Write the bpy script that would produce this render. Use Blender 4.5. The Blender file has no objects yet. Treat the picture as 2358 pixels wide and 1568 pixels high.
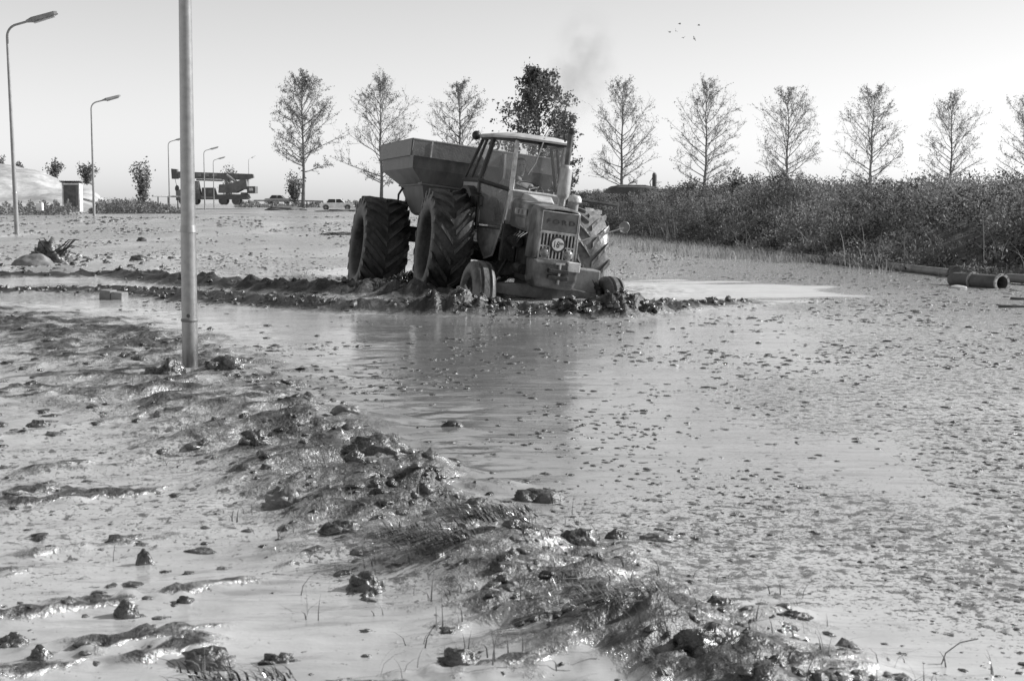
import bpy, bmesh, math, random
import numpy as np
from math import radians as rd, sin, cos, pi
from mathutils import Vector, Matrix

# ------------------------------------------------------------------ camera, sky, sun, exposure
scene = bpy.context.scene
COL = scene.collection
CAM_Z = 1.2
F = 3275.0                       # focal length in units of the 2358 px wide view
PITCH = math.atan((784 - 468) / F)
cam_d = bpy.data.cameras.new("camera"); cam = bpy.data.objects.new("camera", cam_d); COL.objects.link(cam)
cam.location = (0, 0, CAM_Z); cam.rotation_euler = (pi / 2 - PITCH, 0, 0)
cam_d.sensor_width = 36.0; cam_d.lens = 36.0 * F / 2358.0
cam_d.clip_start = 0.05; cam_d.clip_end = 5000
cam_d.dof.use_dof = True; cam_d.dof.focus_distance = 17.0; cam_d.dof.aperture_fstop = 11.0
scene.camera = cam

SUN_AZ = 80.0      # degrees to the right of the viewing direction
SUN_EL = 31.0
world = bpy.data.worlds.new("World"); scene.world = world; world.use_nodes = True
wn = world.node_tree; wn.nodes.clear()
sky = wn.nodes.new('ShaderNodeTexSky'); sky.sky_type = 'NISHITA'; sky.sun_disc = False
sky.sun_elevation = rd(SUN_EL); sky.sun_rotation = rd(SUN_AZ)
sky.altitude = 0; sky.air_density = 1.0; sky.dust_density = 0.55; sky.ozone_density = 1.0
bw = wn.nodes.new('ShaderNodeRGBToBW'); bg = wn.nodes.new('ShaderNodeBackground'); wo = wn.nodes.new('ShaderNodeOutputWorld')
bg.inputs['Strength'].default_value = 0.125
wn.links.new(sky.outputs[0], bw.inputs[0]); wn.links.new(bw.outputs[0], bg.inputs[0]); wn.links.new(bg.outputs[0], wo.inputs[0])
sun_d = bpy.data.lights.new("sun", 'SUN'); sun_d.energy = 5.0; sun_d.angle = rd(0.53); sun_d.color = (1, 1, 1)
sun = bpy.data.objects.new("sun", sun_d); COL.objects.link(sun)
sdir = Vector((sin(rd(SUN_AZ)) * cos(rd(SUN_EL)), cos(rd(SUN_AZ)) * cos(rd(SUN_EL)), sin(rd(SUN_EL))))
sun.rotation_euler = sdir.to_track_quat('Z', 'Y').to_euler()
sun.location = (30, 10, 40)
vs = scene.view_settings
vs.view_transform = 'Standard'; vs.look = 'None'; vs.gamma = 1.0; vs.exposure = 0.42
try: vs.use_curve_mapping = False
except Exception: pass
scene.cycles.max_bounces = 8; scene.cycles.transparent_max_bounces = 12
scene.cycles.sample_clamp_indirect = 6.0

# ------------------------------------------------------------------ helpers: layout
def ray(u, v):
    x = (u - 1179) / F; y = (784 - v) / F
    return Vector((x, cos(PITCH) + y * sin(PITCH), -sin(PITCH) + y * cos(PITCH)))
def gp(u, v, z=0.0):
    d = ray(u, v); t = (z - CAM_Z) / d.z
    return Vector((d.x * t, d.y * t, z))
def at(u, v, D):
    d = ray(u, v); t = D / d.y
    return Vector((d.x * t, D, CAM_Z + d.z * t))

# ------------------------------------------------------------------ helpers: noise
_rng = np.random.RandomState(5)
_perm = np.concatenate([_rng.permutation(512)] * 3)
_ga = _rng.rand(512) * 2 * pi; _gx = np.cos(_ga); _gy = np.sin(_ga)
def perlin(x, y, s=0):
    x = np.asarray(x, float); y = np.asarray(y, float)
    xi = np.floor(x).astype(int); yi = np.floor(y).astype(int); xf = x - xi; yf = y - yi
    u = xf * xf * xf * (xf * (xf * 6 - 15) + 10); w = yf * yf * yf * (yf * (yf * 6 - 15) + 10)
    def g(ix, iy, fx, fy):
        h = _perm[(_perm[(ix + s * 37) % 512] + iy) % 512]
        return _gx[h] * fx + _gy[h] * fy
    a = g(xi, yi, xf, yf); b = g(xi + 1, yi, xf - 1, yf); c = g(xi, yi + 1, xf, yf - 1); d = g(xi + 1, yi + 1, xf - 1, yf - 1)
    return (a + (b - a) * u + ((c + (d - c) * u) - (a + (b - a) * u)) * w) * 1.5
def fbm(x, y, o=4, s=0, g=0.5):
    r = 0; a = 1.0; f = 1.0
    for i in range(o):
        r = r + a * perlin(x * f, y * f, s + i); a *= g; f *= 2.03
    return r
def sstep(a, b, x):
    t = np.clip((x - a) / (b - a), 0, 1); return t * t * (3 - 2 * t)

# ------------------------------------------------------------------ helpers: materials
MATS = {}
def new_mat(name):
    m = bpy.data.materials.new(name); m.use_nodes = True; nt = m.node_tree; nt.nodes.clear()
    out = nt.nodes.new('ShaderNodeOutputMaterial'); b = nt.nodes.new('ShaderNodeBsdfPrincipled')
    nt.links.new(b.outputs[0], out.inputs[0]); return m, nt, b, out
def grey(c): return (c, c, c, 1)
def mat(name, col, rough=0.6, metal=0.0, dirt=None, amount=0.4, scale=4.0, bump=0.1, bscale=40, spec=0.5, stretch=(1, 1, 1)):
    """weathered surface: base colour broken by patches of a second colour"""
    if name in MATS: return MATS[name]
    m, nt, b, out = new_mat(name); N = nt.nodes; L = nt.links
    tc = N.new('ShaderNodeTexCoord'); mp = N.new('ShaderNodeMapping'); mp.inputs['Scale'].default_value = stretch
    L.new(tc.outputs['Object'], mp.inputs[0])
    b.inputs['Metallic'].default_value = metal; b.inputs['Specular IOR Level'].default_value = spec
    if dirt is None: dirt = col * 0.55
    n1 = N.new('ShaderNodeTexNoise'); n1.inputs['Scale'].default_value = scale; n1.inputs['Detail'].default_value = 7; n1.inputs['Roughness'].default_value = 0.65
    L.new(mp.outputs[0], n1.inputs['Vector'])
    cr = N.new('ShaderNodeValToRGB'); t = 0.62 - 0.3 * amount
    cr.color_ramp.elements[0].position = max(0, t - 0.1); cr.color_ramp.elements[1].position = min(1, t + 0.12)
    cr.color_ramp.elements[0].color = grey(col); cr.color_ramp.elements[1].color = grey(dirt)
    L.new(n1.outputs[0], cr.inputs[0])
    n2 = N.new('ShaderNodeTexNoise'); n2.inputs['Scale'].default_value = scale * 6; n2.inputs['Detail'].default_value = 4
    L.new(mp.outputs[0], n2.inputs['Vector'])
    mx = N.new('ShaderNodeMixRGB'); mx.blend_type = 'MULTIPLY'; mx.inputs[0].default_value = 0.5
    mr = N.new('ShaderNodeMapRange'); mr.inputs[3].default_value = 0.55; mr.inputs[4].default_value = 1.35
    L.new(n2.outputs[0], mr.inputs[0]); L.new(cr.outputs[0], mx.inputs[1]); L.new(mr.outputs[0], mx.inputs[2])
    L.new(mx.outputs[0], b.inputs['Base Color'])
    rr = N.new('ShaderNodeMapRange'); rr.inputs[3].default_value = max(0.03, rough - 0.15); rr.inputs[4].default_value = min(1, rough + 0.2)
    L.new(n1.outputs[0], rr.inputs[0]); L.new(rr.outputs[0], b.inputs['Roughness'])
    if bump:
        n3 = N.new('ShaderNodeTexNoise'); n3.inputs['Scale'].default_value = bscale; n3.inputs['Detail'].default_value = 5
        L.new(mp.outputs[0], n3.inputs['Vector'])
        bp = N.new('ShaderNodeBump'); bp.inputs['Strength'].default_value = bump; bp.inputs['Distance'].default_value = 0.02
        L.new(n3.outputs[0], bp.inputs['Height']); L.new(bp.outputs[0], b.inputs['Normal'])
    MATS[name] = m; return m
def leaf_mat(name, lo, hi, trans=0.35, rough=0.5):
    if name in MATS: return MATS[name]
    m, nt, b, out = new_mat(name); N = nt.nodes; L = nt.links
    a = N.new('ShaderNodeAttribute'); a.attribute_name = 'tone'
    mr = N.new('ShaderNodeMapRange'); mr.inputs[3].default_value = lo; mr.inputs[4].default_value = hi
    L.new(a.outputs['Fac'], mr.inputs[0]); L.new(mr.outputs[0], b.inputs['Base Color'])
    b.inputs['Roughness'].default_value = rough
    tr = N.new('ShaderNodeBsdfTranslucent'); mx = N.new('ShaderNodeMixShader'); mx.inputs[0].default_value = trans
    L.new(mr.outputs[0], tr.inputs[0]); L.new(b.outputs[0], mx.inputs[1]); L.new(tr.outputs[0], mx.inputs[2]); L.new(mx.outputs[0], out.inputs[0])
    MATS[name] = m; return m
def glass_mat(name, dirt=0.25, dcol=0.25):
    if name in MATS: return MATS[name]
    m, nt, b, out = new_mat(name); N = nt.nodes; L = nt.links
    tp = N.new('ShaderNodeBsdfTransparent'); gl = N.new('ShaderNodeBsdfGlossy'); gl.inputs['Roughness'].default_value = 0.04
    lw_ = N.new('ShaderNodeLayerWeight'); pw = N.new('ShaderNodeMath'); pw.operation = 'POWER'; pw.inputs[1].default_value = 5; L.new(lw_.outputs['Facing'], pw.inputs[0]); lw = N.new('ShaderNodeMath'); lw.operation = 'MULTIPLY_ADD'; lw.inputs[1].default_value = .9; lw.inputs[2].default_value = .035; L.new(pw.outputs[0], lw.inputs[0])
    m1 = N.new('ShaderNodeMixShader'); L.new(lw.outputs[0], m1.inputs[0]); L.new(tp.outputs[0], m1.inputs[1]); L.new(gl.outputs[0], m1.inputs[2])
    df = N.new('ShaderNodeBsdfDiffuse'); df.inputs[0].default_value = grey(dcol)
    tc = N.new('ShaderNodeTexCoord'); nz = N.new('ShaderNodeTexNoise'); nz.inputs['Scale'].default_value = 3.5; nz.inputs['Detail'].default_value = 6
    L.new(tc.outputs['Object'], nz.inputs['Vector'])
    mr = N.new('ShaderNodeMapRange'); mr.inputs[1].default_value = 0.3; mr.inputs[2].default_value = 0.75; mr.inputs[3].default_value = dirt * 0.5; mr.inputs[4].default_value = dirt * 1.6
    L.new(nz.outputs[0], mr.inputs[0])
    m2 = N.new('ShaderNodeMixShader'); L.new(mr.outputs[0], m2.inputs[0]); L.new(m1.outputs[0], m2.inputs[1]); L.new(df.outputs[0], m2.inputs[2])
    L.new(m2.outputs[0], out.inputs[0]); MATS[name] = m; return m

# ------------------------------------------------------------------ helpers: mesh builder
class MB:
    def __init__(s): s.v = []; s.f = []
    def add(s, vs, fs):
        n = len(s.v); s.v += [tuple(p) for p in vs]; s.f += [tuple(i + n for i in f) for f in fs]; return s
    def box(s, c, size, M=None):
        hx, hy, hz = size[0] / 2, size[1] / 2, size[2] / 2
        vs = [Vector((sx * hx, sy * hy, sz * hz)) for sz in (-1, 1) for sy in (-1, 1) for sx in (-1, 1)]
        if M is not None: vs = [M @ p for p in vs]
        vs = [p + Vector(c) for p in vs]
        return s.add(vs, [(0, 2, 3, 1), (4, 5, 7, 6), (0, 1, 5, 4), (2, 6, 7, 3), (0, 4, 6, 2), (1, 3, 7, 5)])
    def loft(s, rings, cap=True, closed=True):
        n = len(rings[0]); base = len(s.v)
        for r in rings: s.v += [tuple(p) for p in r]
        for i in range(len(rings) - 1):
            for j in range(n if closed else n - 1):
                a = base + i * n + j; b = base + i * n + (j + 1) % n
                s.f.append((a, b, b + n, a + n))
        if cap and closed:
            s.f.append(tuple(base + j for j in reversed(range(n)))); s.f.append(tuple(base + (len(rings) - 1) * n + j for j in range(n)))
        return s
    def tube(s, pts, r, n=8, cap=True):
        pts = [Vector(p) for p in pts]; rr = r if isinstance(r, (list, tuple)) else [r] * len(pts)
        rings = []; up = None
        for i, p in enumerate(pts):
            d = (pts[min(i + 1, len(pts) - 1)] - pts[max(i - 1, 0)])
            if d.length < 1e-9: d = Vector((0, 0, 1))
            d.normalize()
            if up is None: up = Vector((0, 0, 1)) if abs(d.z) < 0.9 else Vector((1, 0, 0))
            a = d.cross(up)
            if a.length < 1e-6: a = d.orthogonal()
            a.normalize(); b = a.cross(d).normalized(); up = b
            rings.append([p + (a * cos(2 * pi * k / n) + b * sin(2 * pi * k / n)) * rr[i] for k in range(n)])
        return s.loft(rings, cap)
    def lathe(s, prof, n=32, axis='y', c=(0, 0, 0), closed_prof=False):
        c = Vector(c); base = len(s.v); m = len(prof)
        for k in range(n):
            a = 2 * pi * k / n
            for r, h in prof:
                if axis == 'y': p = Vector((r * sin(a), h, r * cos(a)))
                elif axis == 'x': p = Vector((h, r * sin(a), r * cos(a)))
                else: p = Vector((r * cos(a), r * sin(a), h))
                s.v.append(tuple(p + c))
        for k in range(n):
            k2 = (k + 1) % n
            for j in range(m if closed_prof else m - 1):
                j2 = (j + 1) % m
                s.f.append((base + k * m + j, base + k * m + j2, base + k2 * m + j2, base + k2 * m + j))
        return s
    def prism(s, poly, off):
        off = Vector(off); poly = [Vector(p) for p in poly]
        return s.loft([poly, [p + off for p in poly]])
    def sphere(s, c, r, nu=12, nv=8):
        c = Vector(c); r = Vector((r, r, r)) if not hasattr(r, '__len__') else Vector(r)
        base = len(s.v)
        s.v.append(tuple(c + Vector((0, 0, r.z))))
        for i in range(1, nv):
            t = pi * i / nv
            for j in range(nu):
                p = 2 * pi * j / nu
                s.v.append((c.x + r.x * sin(t) * cos(p), c.y + r.y * sin(t) * sin(p), c.z + r.z * cos(t)))
        s.v.append(tuple(c - Vector((0, 0, r.z))))
        for j in range(nu): s.f.append((base, base + 1 + j, base + 1 + (j + 1) % nu))
        for i in range(nv - 2):
            for j in range(nu):
                a = base + 1 + i * nu + j; b = base + 1 + i * nu + (j + 1) % nu
                s.f.append((a, a + nu, b + nu, b))
        l = len(s.v) - 1; st = base + 1 + (nv - 2) * nu
        for j in range(nu): s.f.append((l, st + (j + 1) % nu, st + j))
        return s
    def mesh(s, name, smooth=False):
        me = bpy.data.meshes.new(name); me.from_pydata(s.v, [], s.f); me.update()
        bm = bmesh.new(); bm.from_mesh(me); bmesh.ops.recalc_face_normals(bm, faces=bm.faces); bm.to_mesh(me); bm.free()
        if smooth: me.polygons.foreach_set('use_smooth', [True] * len(me.polygons))
        return me
    def build(s, name, m, parent=None, smooth=False, bevel=0.0, M=None):
        me = s.mesh(name, smooth); me.materials.append(m)
        o = bpy.data.objects.new(name, me); COL.objects.link(o)
        if parent: o.parent = parent
        if M is not None: o.matrix_local = M
        if bevel:
            md = o.modifiers.new('bevel', 'BEVEL'); md.width = bevel; md.segments = 2; md.limit_method = 'ANGLE'
        if smooth:
            try: me.set_sharp_from_angle(angle=rd(42))
            except Exception: pass
        return o
def np_mesh(name, verts, quads, m, tone=None, smooth=False, tri=False):
    me = bpy.data.meshes.new(name); k = 3 if tri else 4
    verts = np.asarray(verts, np.float32); quads = np.asarray(quads, np.int32)
    me.vertices.add(len(verts)); me.vertices.foreach_set('co', verts.ravel())
    me.loops.add(len(quads) * k); me.loops.foreach_set('vertex_index', quads.ravel())
    me.polygons.add(len(quads)); me.polygons.foreach_set('loop_start', np.arange(0, len(quads) * k, k, dtype=np.int32))
    me.polygons.foreach_set('loop_total', np.full(len(quads), k, np.int32))
    if smooth: me.polygons.foreach_set('use_smooth', np.ones(len(quads), bool))
    me.update(calc_edges=True)
    if tone is not None:
        at_ = me.attributes.new('tone', 'FLOAT', 'POINT'); at_.data.foreach_set('value', np.asarray(tone, np.float32))
    me.materials.append(m); me.validate()
    return me
def link(name, me, parent=None):
    o = bpy.data.objects.new(name, me); COL.objects.link(o)
    if parent: o.parent = parent
    return o
def empty(name, loc, rot=None):
    o = bpy.data.objects.new(name, None); COL.objects.link(o); o.location = loc; o.empty_display_size = 0.2
    if rot: o.rotation_euler = rot
    return o
def tag(o, label=None, cat=None, group=None, kind=None):
    if label: o['label'] = label
    if cat: o['category'] = cat
    if group: o['group'] = group
    if kind: o['kind'] = kind
    return o
def copy_tree(o, parent=None):
    c = o.copy(); COL.objects.link(c); c.parent = parent
    for ch in list(o.children): copy_tree(ch, c)
    return c
def text_mesh(body, size, depth, name='t', offset=0.0):
    cu = bpy.data.curves.new(name, 'FONT'); cu.body = body; cu.size = size; cu.extrude = depth; cu.offset = offset
    cu.align_x = 'CENTER'; cu.align_y = 'CENTER'
    o = bpy.data.objects.new(name, cu); COL.objects.link(o)
    dg = bpy.context.evaluated_depsgraph_get(); me = bpy.data.meshes.new_from_object(o.evaluated_get(dg))
    bpy.data.objects.remove(o); return me

#@@SECTION ground
# ------------------------------------------------------------------ ground: one sheet of wet mud to the horizon
def seg_dist(x, y, pts):
    """distance to a polyline and the running parameter 0..1 along it, plus side (+ right)"""
    best = np.full(x.shape, 1e9); par = np.zeros(x.shape); side = np.zeros(x.shape)
    n = len(pts) - 1
    for i in range(n):
        ax, ay = pts[i]; bx, by = pts[i + 1]; dx, dy = bx - ax, by - ay; L2 = dx * dx + dy * dy
        t = np.clip(((x - ax) * dx + (y - ay) * dy) / L2, 0, 1)
        d = np.hypot(x - ax - t * dx, y - ay - t * dy); k = d < best
        best = np.where(k, d, best); par = np.where(k, (i + t) / n, par)
        side = np.where(k, np.sign((x - ax) * dy - (y - ay) * dx), side)
    return best, par, side
def xy(u, v, z=0.0):
    p = gp(u, v, z); return (p.x, p.y)
BANK = [xy(-420, 690, .04), xy(40, 725, .06), xy(240, 775, .07), xy(440, 870, .08), xy(600, 965, .08), xy(800, 1085, .08), xy(1000, 1180, .08),
        xy(1180, 1270, .08), xy(1400, 1370, .08), xy(1600, 1450, .08), xy(1800, 1540, .08), xy(2050, 1680, .08), xy(2500, 1950, .08)]
RUT_A = [xy(-500, 634, .1), xy(-150, 628, .08), xy(0, 630, .06), xy(140, 632, .05), xy(280, 629, .06), xy(420, 640, .1), xy(600, 648, .12), xy(830, 656, .12), xy(960, 662, .12)]
RUT_B = [xy(-200, 668, .04), xy(80, 664, .06), xy(250, 658, .1), xy(400, 668, .1), xy(600, 680, .12), xy(780, 688, .12), xy(1010, 700, .1)]
WAVE = [xy(1010, 712, .06), xy(1250, 712, .08), xy(1420, 715, .08), xy(1560, 697, .06), xy(1730, 692, .04)]
def ground_h(x, y, full=False):
    x = np.asarray(x, float); y = np.asarray(y, float)
    h = 0.42 * sstep(38, 75, y) * sstep(16, -2, x) + 0.3 * sstep(60, 120, y) * sstep(-2, 16, x)
    h = h + 0.004 * fbm(x * 1.6, y * 1.1, 3, 11) * sstep(2, 6, y)
    h = h + 0.05 * fbm(x * .06, y * .06, 2, 14) * sstep(30, 60, y)
    near = sstep(40, 24, y)
    # diagonal bank of dumped mud
    wx = x + 0.18 * fbm(x * 1.7, y * 1.7, 2, 21); wy = y + 0.18 * fbm(x * 1.7 + 9, y * 1.7, 2, 22)
    d, s, sd = seg_dist(wx, wy, BANK)
    w = np.interp(s, [0, .17, .25, .33, .42, .6, 1], [1.2, 1.05, .85, .62, .45, .37, .36])
    amp = np.interp(s, [0, .17, .33, .45, .6, 1], [.05, .065, .095, .105, .09, .07])
    prof = np.exp(-(d / w) ** 2)
    # flow direction runs across the bank, lumps lie askew to it
    a = rd(-24); rx = x * cos(a) - y * sin(a); ry = x * sin(a) + y * cos(a)
    big = fbm(rx * 1.3, ry * 3.2, 3, 31)
    mid = fbm(rx * 3.5 + 3, ry * 6.5, 3, 33)
    rough = sstep(-.25, .45, fbm(x * .9, y * .9, 2, 35))
    fine = np.abs(fbm(x * 9, y * 11, 3, 37)); strk = 1 - 2 * np.abs(fbm(rx * 1.8 + .3 * mid, ry * 11, 3, 38))
    hb = amp * prof * (.70 + .75 * big + .34 * mid * (0.4 + rough)) + prof * (.008 * strk + rough * (.020 * mid + .022 * (fine - .25)))
    bank = prof
    h = h + np.where(y < 40, hb, 0)
    # low swells and crumbs left of the bank
    left = sstep(0.0, .9, sd * d / (w + .3)) * sstep(16, 10, y)
    sw = fbm(rx * .9 + 7, ry * 2.6, 3, 41)
    isl = sstep(.18, .60, sw)
    h = h + left * (.012 * sw + .008 * fbm(x * 1.6, y * 5.0 - .5 * x, 4, 43, .6) + .004 * (1 - 2 * np.abs(fbm(x * 2.5, y * 9, 3, 44))) + isl * (.010 + .014 * mid + .024 * (fine - .2)))
    # wheel ruts and their thrown-up edges
    wx2 = x + .15 * fbm(x * .8, y * .8, 2, 51); wy2 = y + .16 * fbm(x * .7, y * .7 + 5, 3, 52)
    lump = fbm(x * 4.5, y * 3.5, 3, 53)
    da, sa, _ = seg_dist(wx2, wy2, RUT_A); db, sb, _ = seg_dist(wx2, wy2, RUT_B); dw, sw_, _ = seg_dist(wx2, wy2, WAVE)
    ra = np.exp(-(da / .42) ** 2) * np.interp(sa, [0, .3, .45, .6, 1], [.12, .10, .10, .16, .19])
    rb = np.exp(-(db / .36) ** 2) * np.interp(sb, [0, .3, .5, .75, 1], [.06, .10, .13, .14, .12])
    rw = np.exp(-(dw / .27) ** 2) * np.interp(sw_, [0, .15, .55, .75, 1], [.13, .10, .16, .09, .05])
    h = h + ra * (.85 + .5 * lump) + rb * (.85 + .45 * lump) + rw * (.85 + .6 * lump)
    # churned mud round the machine
    ch = np.exp(-((x + .2) / 1.9) ** 2 - ((y - 19.6) / 1.5) ** 2)
    h = h + ch * .07 * (lump + .1)
    # splash mounds thrown up by the front wheels
    for (u, v, k, ww) in ((1095, 722, .10, .42), (1405, 728, .11, .46), (975, 690, .05, .5), (860, 655, .07, .5)):
        mx_, my_ = xy(u, v, .0); g = np.exp(-((x - mx_) / ww) ** 2 - ((y - my_) / (.36)) ** 2)
        h = h + g * k * (.75 + .9 * lump)
    if not full: return h
    soil = np.clip(bank * (.62 + .6 * sstep(-.1, .5, big * .3 + mid * .6 + .3 * strk + rough * .5 - .25)), 0, 1) * near
    soil = np.maximum(soil, left * isl * sstep(.0, .5, mid + .35) * .95)
    soil = np.maximum(soil, np.clip((ra + rb + rw) * 18, 0, 1.15))
    soil = np.maximum(soil, np.clip(ch * 1.3, 0, 1) * .9)
    for (u, v, ww) in ((1095, 716, .7), (1405, 722, .8)):
        mx_, my_ = xy(u, v, .0); soil = np.maximum(soil, np.exp(-((x - mx_) / ww) ** 2 - ((y - my_) / .55) ** 2))
    # scum: how thickly crumbs float on the liquid
    scum = .35 + .65 * sstep(-.5, .5, fbm(x * .35, y * .25, 3, 61))
    scum = np.maximum(scum * (1 - .25 * left), .50 * left) 
    px_, py_ = xy(640, 745); scum = scum * (1 - .85 * np.exp(-((x - px_) / 1.9) ** 2 - ((y - py_) / 2.2) ** 2))       # clear pool by the post
    px_, py_ = xy(1640, 668); e = ((x - px_) / 1.6) ** 2 + ((y - py_) / 2.1) ** 2 + 1.0 * fbm(x * .5, y * 1.1, 3, 63)
    scum = scum * 1.0                                                                              # bright puddle right of the tractor
    px_, py_ = xy(1280, 900); 
    scum = np.where((sd < 0) & (y > 11), np.maximum(scum, .75 * sstep(11, 15, y)), scum) if False else scum
    pud = sstep(1.5, .6, e)                                                                                            # bright puddle right of the tractor
    fld = sstep(0, 1.2, x - np.interp(y, [3, 4.5, 7, 10, 16, 30], [.9, .8, 1.0, 1.3, 2.0, 1.0])) + sstep(23, 28, y)                          # thickly scummed right field and far flats
    scum = np.maximum(scum, np.clip(fld, 0, 1) * (.88 + .25 * fbm(x * .3, y * .15, 3, 66)))
    calm_refl = np.exp(-((x + .25 + .02 * y) / 1.75) ** 2) * sstep(4.6, 6.5, y) * sstep(17.5, 15.5, y) * sstep(0, .5, np.where(sd < 0, d, 0))  # calmer, less scummed zone; base darkened here to paint the tractor's reflection
    scum = scum * (1 - .7 * calm_refl) * (1 - pud)
    dry = np.clip(fld, 0, 1) * (.5 + .6 * fbm(x * .12, y * .06, 3, 67)) * (1 - pud) + .8 * pud + .2 * left
    return h, soil, np.clip(scum, 0, 1), np.clip(dry, 0, 1), np.clip((.22 + .2 * left) * (1 - pud) - .2 * pud + 1.55 * calm_refl, -1, 2.2)

ys = [-8., -3., 0., 1.2, 2.0]; y_ = 2.4
while y_ < 46: ys.append(y_); y_ += .0052 * y_
st = .25
while y_ < 2500: ys.append(y_); y_ += st; st *= 1.16
xp = [0.0]; st = .022
while xp[-1] < 2500:
    xp.append(xp[-1] + st)
    if xp[-1] > 2.2: st = .022 + .0155 * (xp[-1] - 2.2) if xp[-1] < 34 else st * 1.2
xs = [-a for a in reversed(xp[1:])] + xp
GX, GY = np.meshgrid(np.array(xs), np.array(ys)); nx, ny = len(xs), len(ys)
GH, SOIL, SCUM, DRY, BASE_DARK = ground_h(GX.ravel(), GY.ravel(), True)
V = np.c_[GX.ravel(), GY.ravel(), GH]
I = (np.arange(ny - 1)[:, None] * nx + np.arange(nx - 1)[None, :]).ravel()
Q = np.c_[I, I + 1, I + 1 + nx, I + nx]

def mud_material():
    m, nt, b, out = new_mat('mud'); N = nt.nodes; L = nt.links
    tc = N.new('ShaderNodeTexCoord')
    so = N.new('ShaderNodeAttribute'); so.attribute_name = 'soil'
    sc = N.new('ShaderNodeAttribute'); sc.attribute_name = 'scum'; dr = N.new('ShaderNodeAttribute'); dr.attribute_name = 'dry'; dkn = N.new('ShaderNodeAttribute'); dkn.attribute_name = 'thin'  # 'thin' darkens the liquid's base colour, painted tractor reflection included
    def noise(scale, detail, rough=.6, vec=None, map_=None):
        n = N.new('ShaderNodeTexNoise'); n.inputs['Scale'].default_value = scale; n.inputs['Detail'].default_value = detail; n.inputs['Roughness'].default_value = rough
        if map_:
            mp = N.new('ShaderNodeMapping'); mp.inputs['Scale'].default_value = map_; L.new(tc.outputs['Object'], mp.inputs[0]); L.new(mp.outputs[0], n.inputs['Vector'])
        else: L.new(tc.outputs['Object'], n.inputs['Vector'])
        return n.outputs[0]
    def math_(op, a, c=None, d=None):
        n = N.new('ShaderNodeMath'); n.operation = op
        for i, q in enumerate((a, c, d)):
            if q is None: continue
            if isinstance(q, (int, float)): n.inputs[i].default_value = q
            else: L.new(q, n.inputs[i])
        n.use_clamp = False
        return n.outputs[0]
    def mrange(a, lo, hi, o0=0., o1=1.):
        n = N.new('ShaderNodeMapRange'); n.interpolation_type = 'SMOOTHSTEP'; L.new(a, n.inputs[0])
        for i, q in ((1, lo), (2, hi), (3, o0), (4, o1)): n.inputs[i].default_value = q
        return n.outputs[0]
    # floating crumbs
    sp = noise(15, 7, .7); sp2 = noise(52, 4, .65)
    thr = mrange(sc.outputs['Fac'], 0, 1, .80, .52)
    s1 = math_('SUBTRACT', sp, thr); s1 = mrange(s1, 0, .05)
    thr2 = mrange(sc.outputs['Fac'], 0, 1, .80, .535)
    s2 = math_('SUBTRACT', sp2, thr2); s2 = mrange(s2, 0, .05)
    specks = math_('MAXIMUM', s1, math_('MULTIPLY', s2, .8))
    # soil crust broken by liquid films
    br = noise(7, 7, .65)
    sl = math_('ADD', so.outputs['Fac'], math_('MULTIPLY', math_('SUBTRACT', br, .5), 1.9))
    soil = mrange(sl, .2, 1.0)
    strk = noise(5.5, 7, .7, map_=(.4, 2.6, 1)); basel = None  # also darkens the base in streaks, painting darker reflections off ripple slopes
    dark = math_('MAXIMUM', math_('MULTIPLY', specks, .9), soil)
    film = noise(1.1, 8, .72, map_=(.8, 2.2, 1)); basel = mrange(film, .30, .70, .36, .48); basel = math_('MULTIPLY', basel, mrange(strk, .50, .68, 1.0, .66)); basel = math_('MULTIPLY', basel, math_('SUBTRACT', 1.16, math_('MULTIPLY', dkn.outputs['Fac'], .40)))
    nd = noise(22, 4); based = mrange(nd, .3, .7, .015, .07); based = math_('MULTIPLY', based, mrange(so.outputs['Fac'], .98, 1.12, 1.0, .35))
    mx = N.new('ShaderNodeMixRGB'); L.new(dark, mx.inputs[0]); L.new(basel, mx.inputs[1]); L.new(based, mx.inputs[2])
    L.new(mx.outputs[0], b.inputs['Base Color'])
    r0 = mrange(dark, 0, 1, .06, .46); r0 = math_('MAXIMUM', r0, math_('MULTIPLY', so.outputs['Fac'], .34)); r0 = math_('MAXIMUM', r0, math_('MULTIPLY', dr.outputs['Fac'], .5)); L.new(r0, b.inputs['Roughness'])
    b.inputs['IOR'].default_value = 2.6; L.new(mrange(dark, 0, 1, .5, .17), b.inputs['Specular IOR Level'])
    # relief: crumbs proud, crust rough, liquid gently streaked
    st_ = noise(3.2, 4, .55, map_=(1, 2.2, 1)); fi = noise(60, 3)
    hgt = math_('ADD', math_('MULTIPLY', specks, .010), math_('ADD', math_('MULTIPLY', st_, .0035), math_('MULTIPLY', math_('MULTIPLY', strk, .0035), mrange(dkn.outputs['Fac'], .9, 1.5, 1.0, .12))))
    hgt = math_('ADD', hgt, math_('MULTIPLY', soil, math_('ADD', math_('MULTIPLY', nd, .024), math_('MULTIPLY', fi, .004))))
    hgt = math_('ADD', hgt, math_('MULTIPLY', math_('MULTIPLY', fi, math_('ADD', math_('MULTIPLY', sc.outputs['Fac'], .4), dr.outputs['Fac'])), .002))
    bp = N.new('ShaderNodeBump'); bp.inputs['Strength'].default_value = 1.0; bp.inputs['Distance'].default_value = 1.0
    L.new(hgt, bp.inputs['Height']); L.new(bp.outputs[0], b.inputs['Normal'])
    return m
MUD = mud_material()
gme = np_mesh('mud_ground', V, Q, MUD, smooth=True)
for nm, arr in (('soil', SOIL), ('scum', SCUM), ('dry', DRY), ('thin', BASE_DARK)):  # thin: base darkening, strongest in the painted reflection
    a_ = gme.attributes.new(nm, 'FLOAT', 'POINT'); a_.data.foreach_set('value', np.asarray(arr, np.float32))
ground = tag(link('ground', gme), kind='structure')
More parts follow.
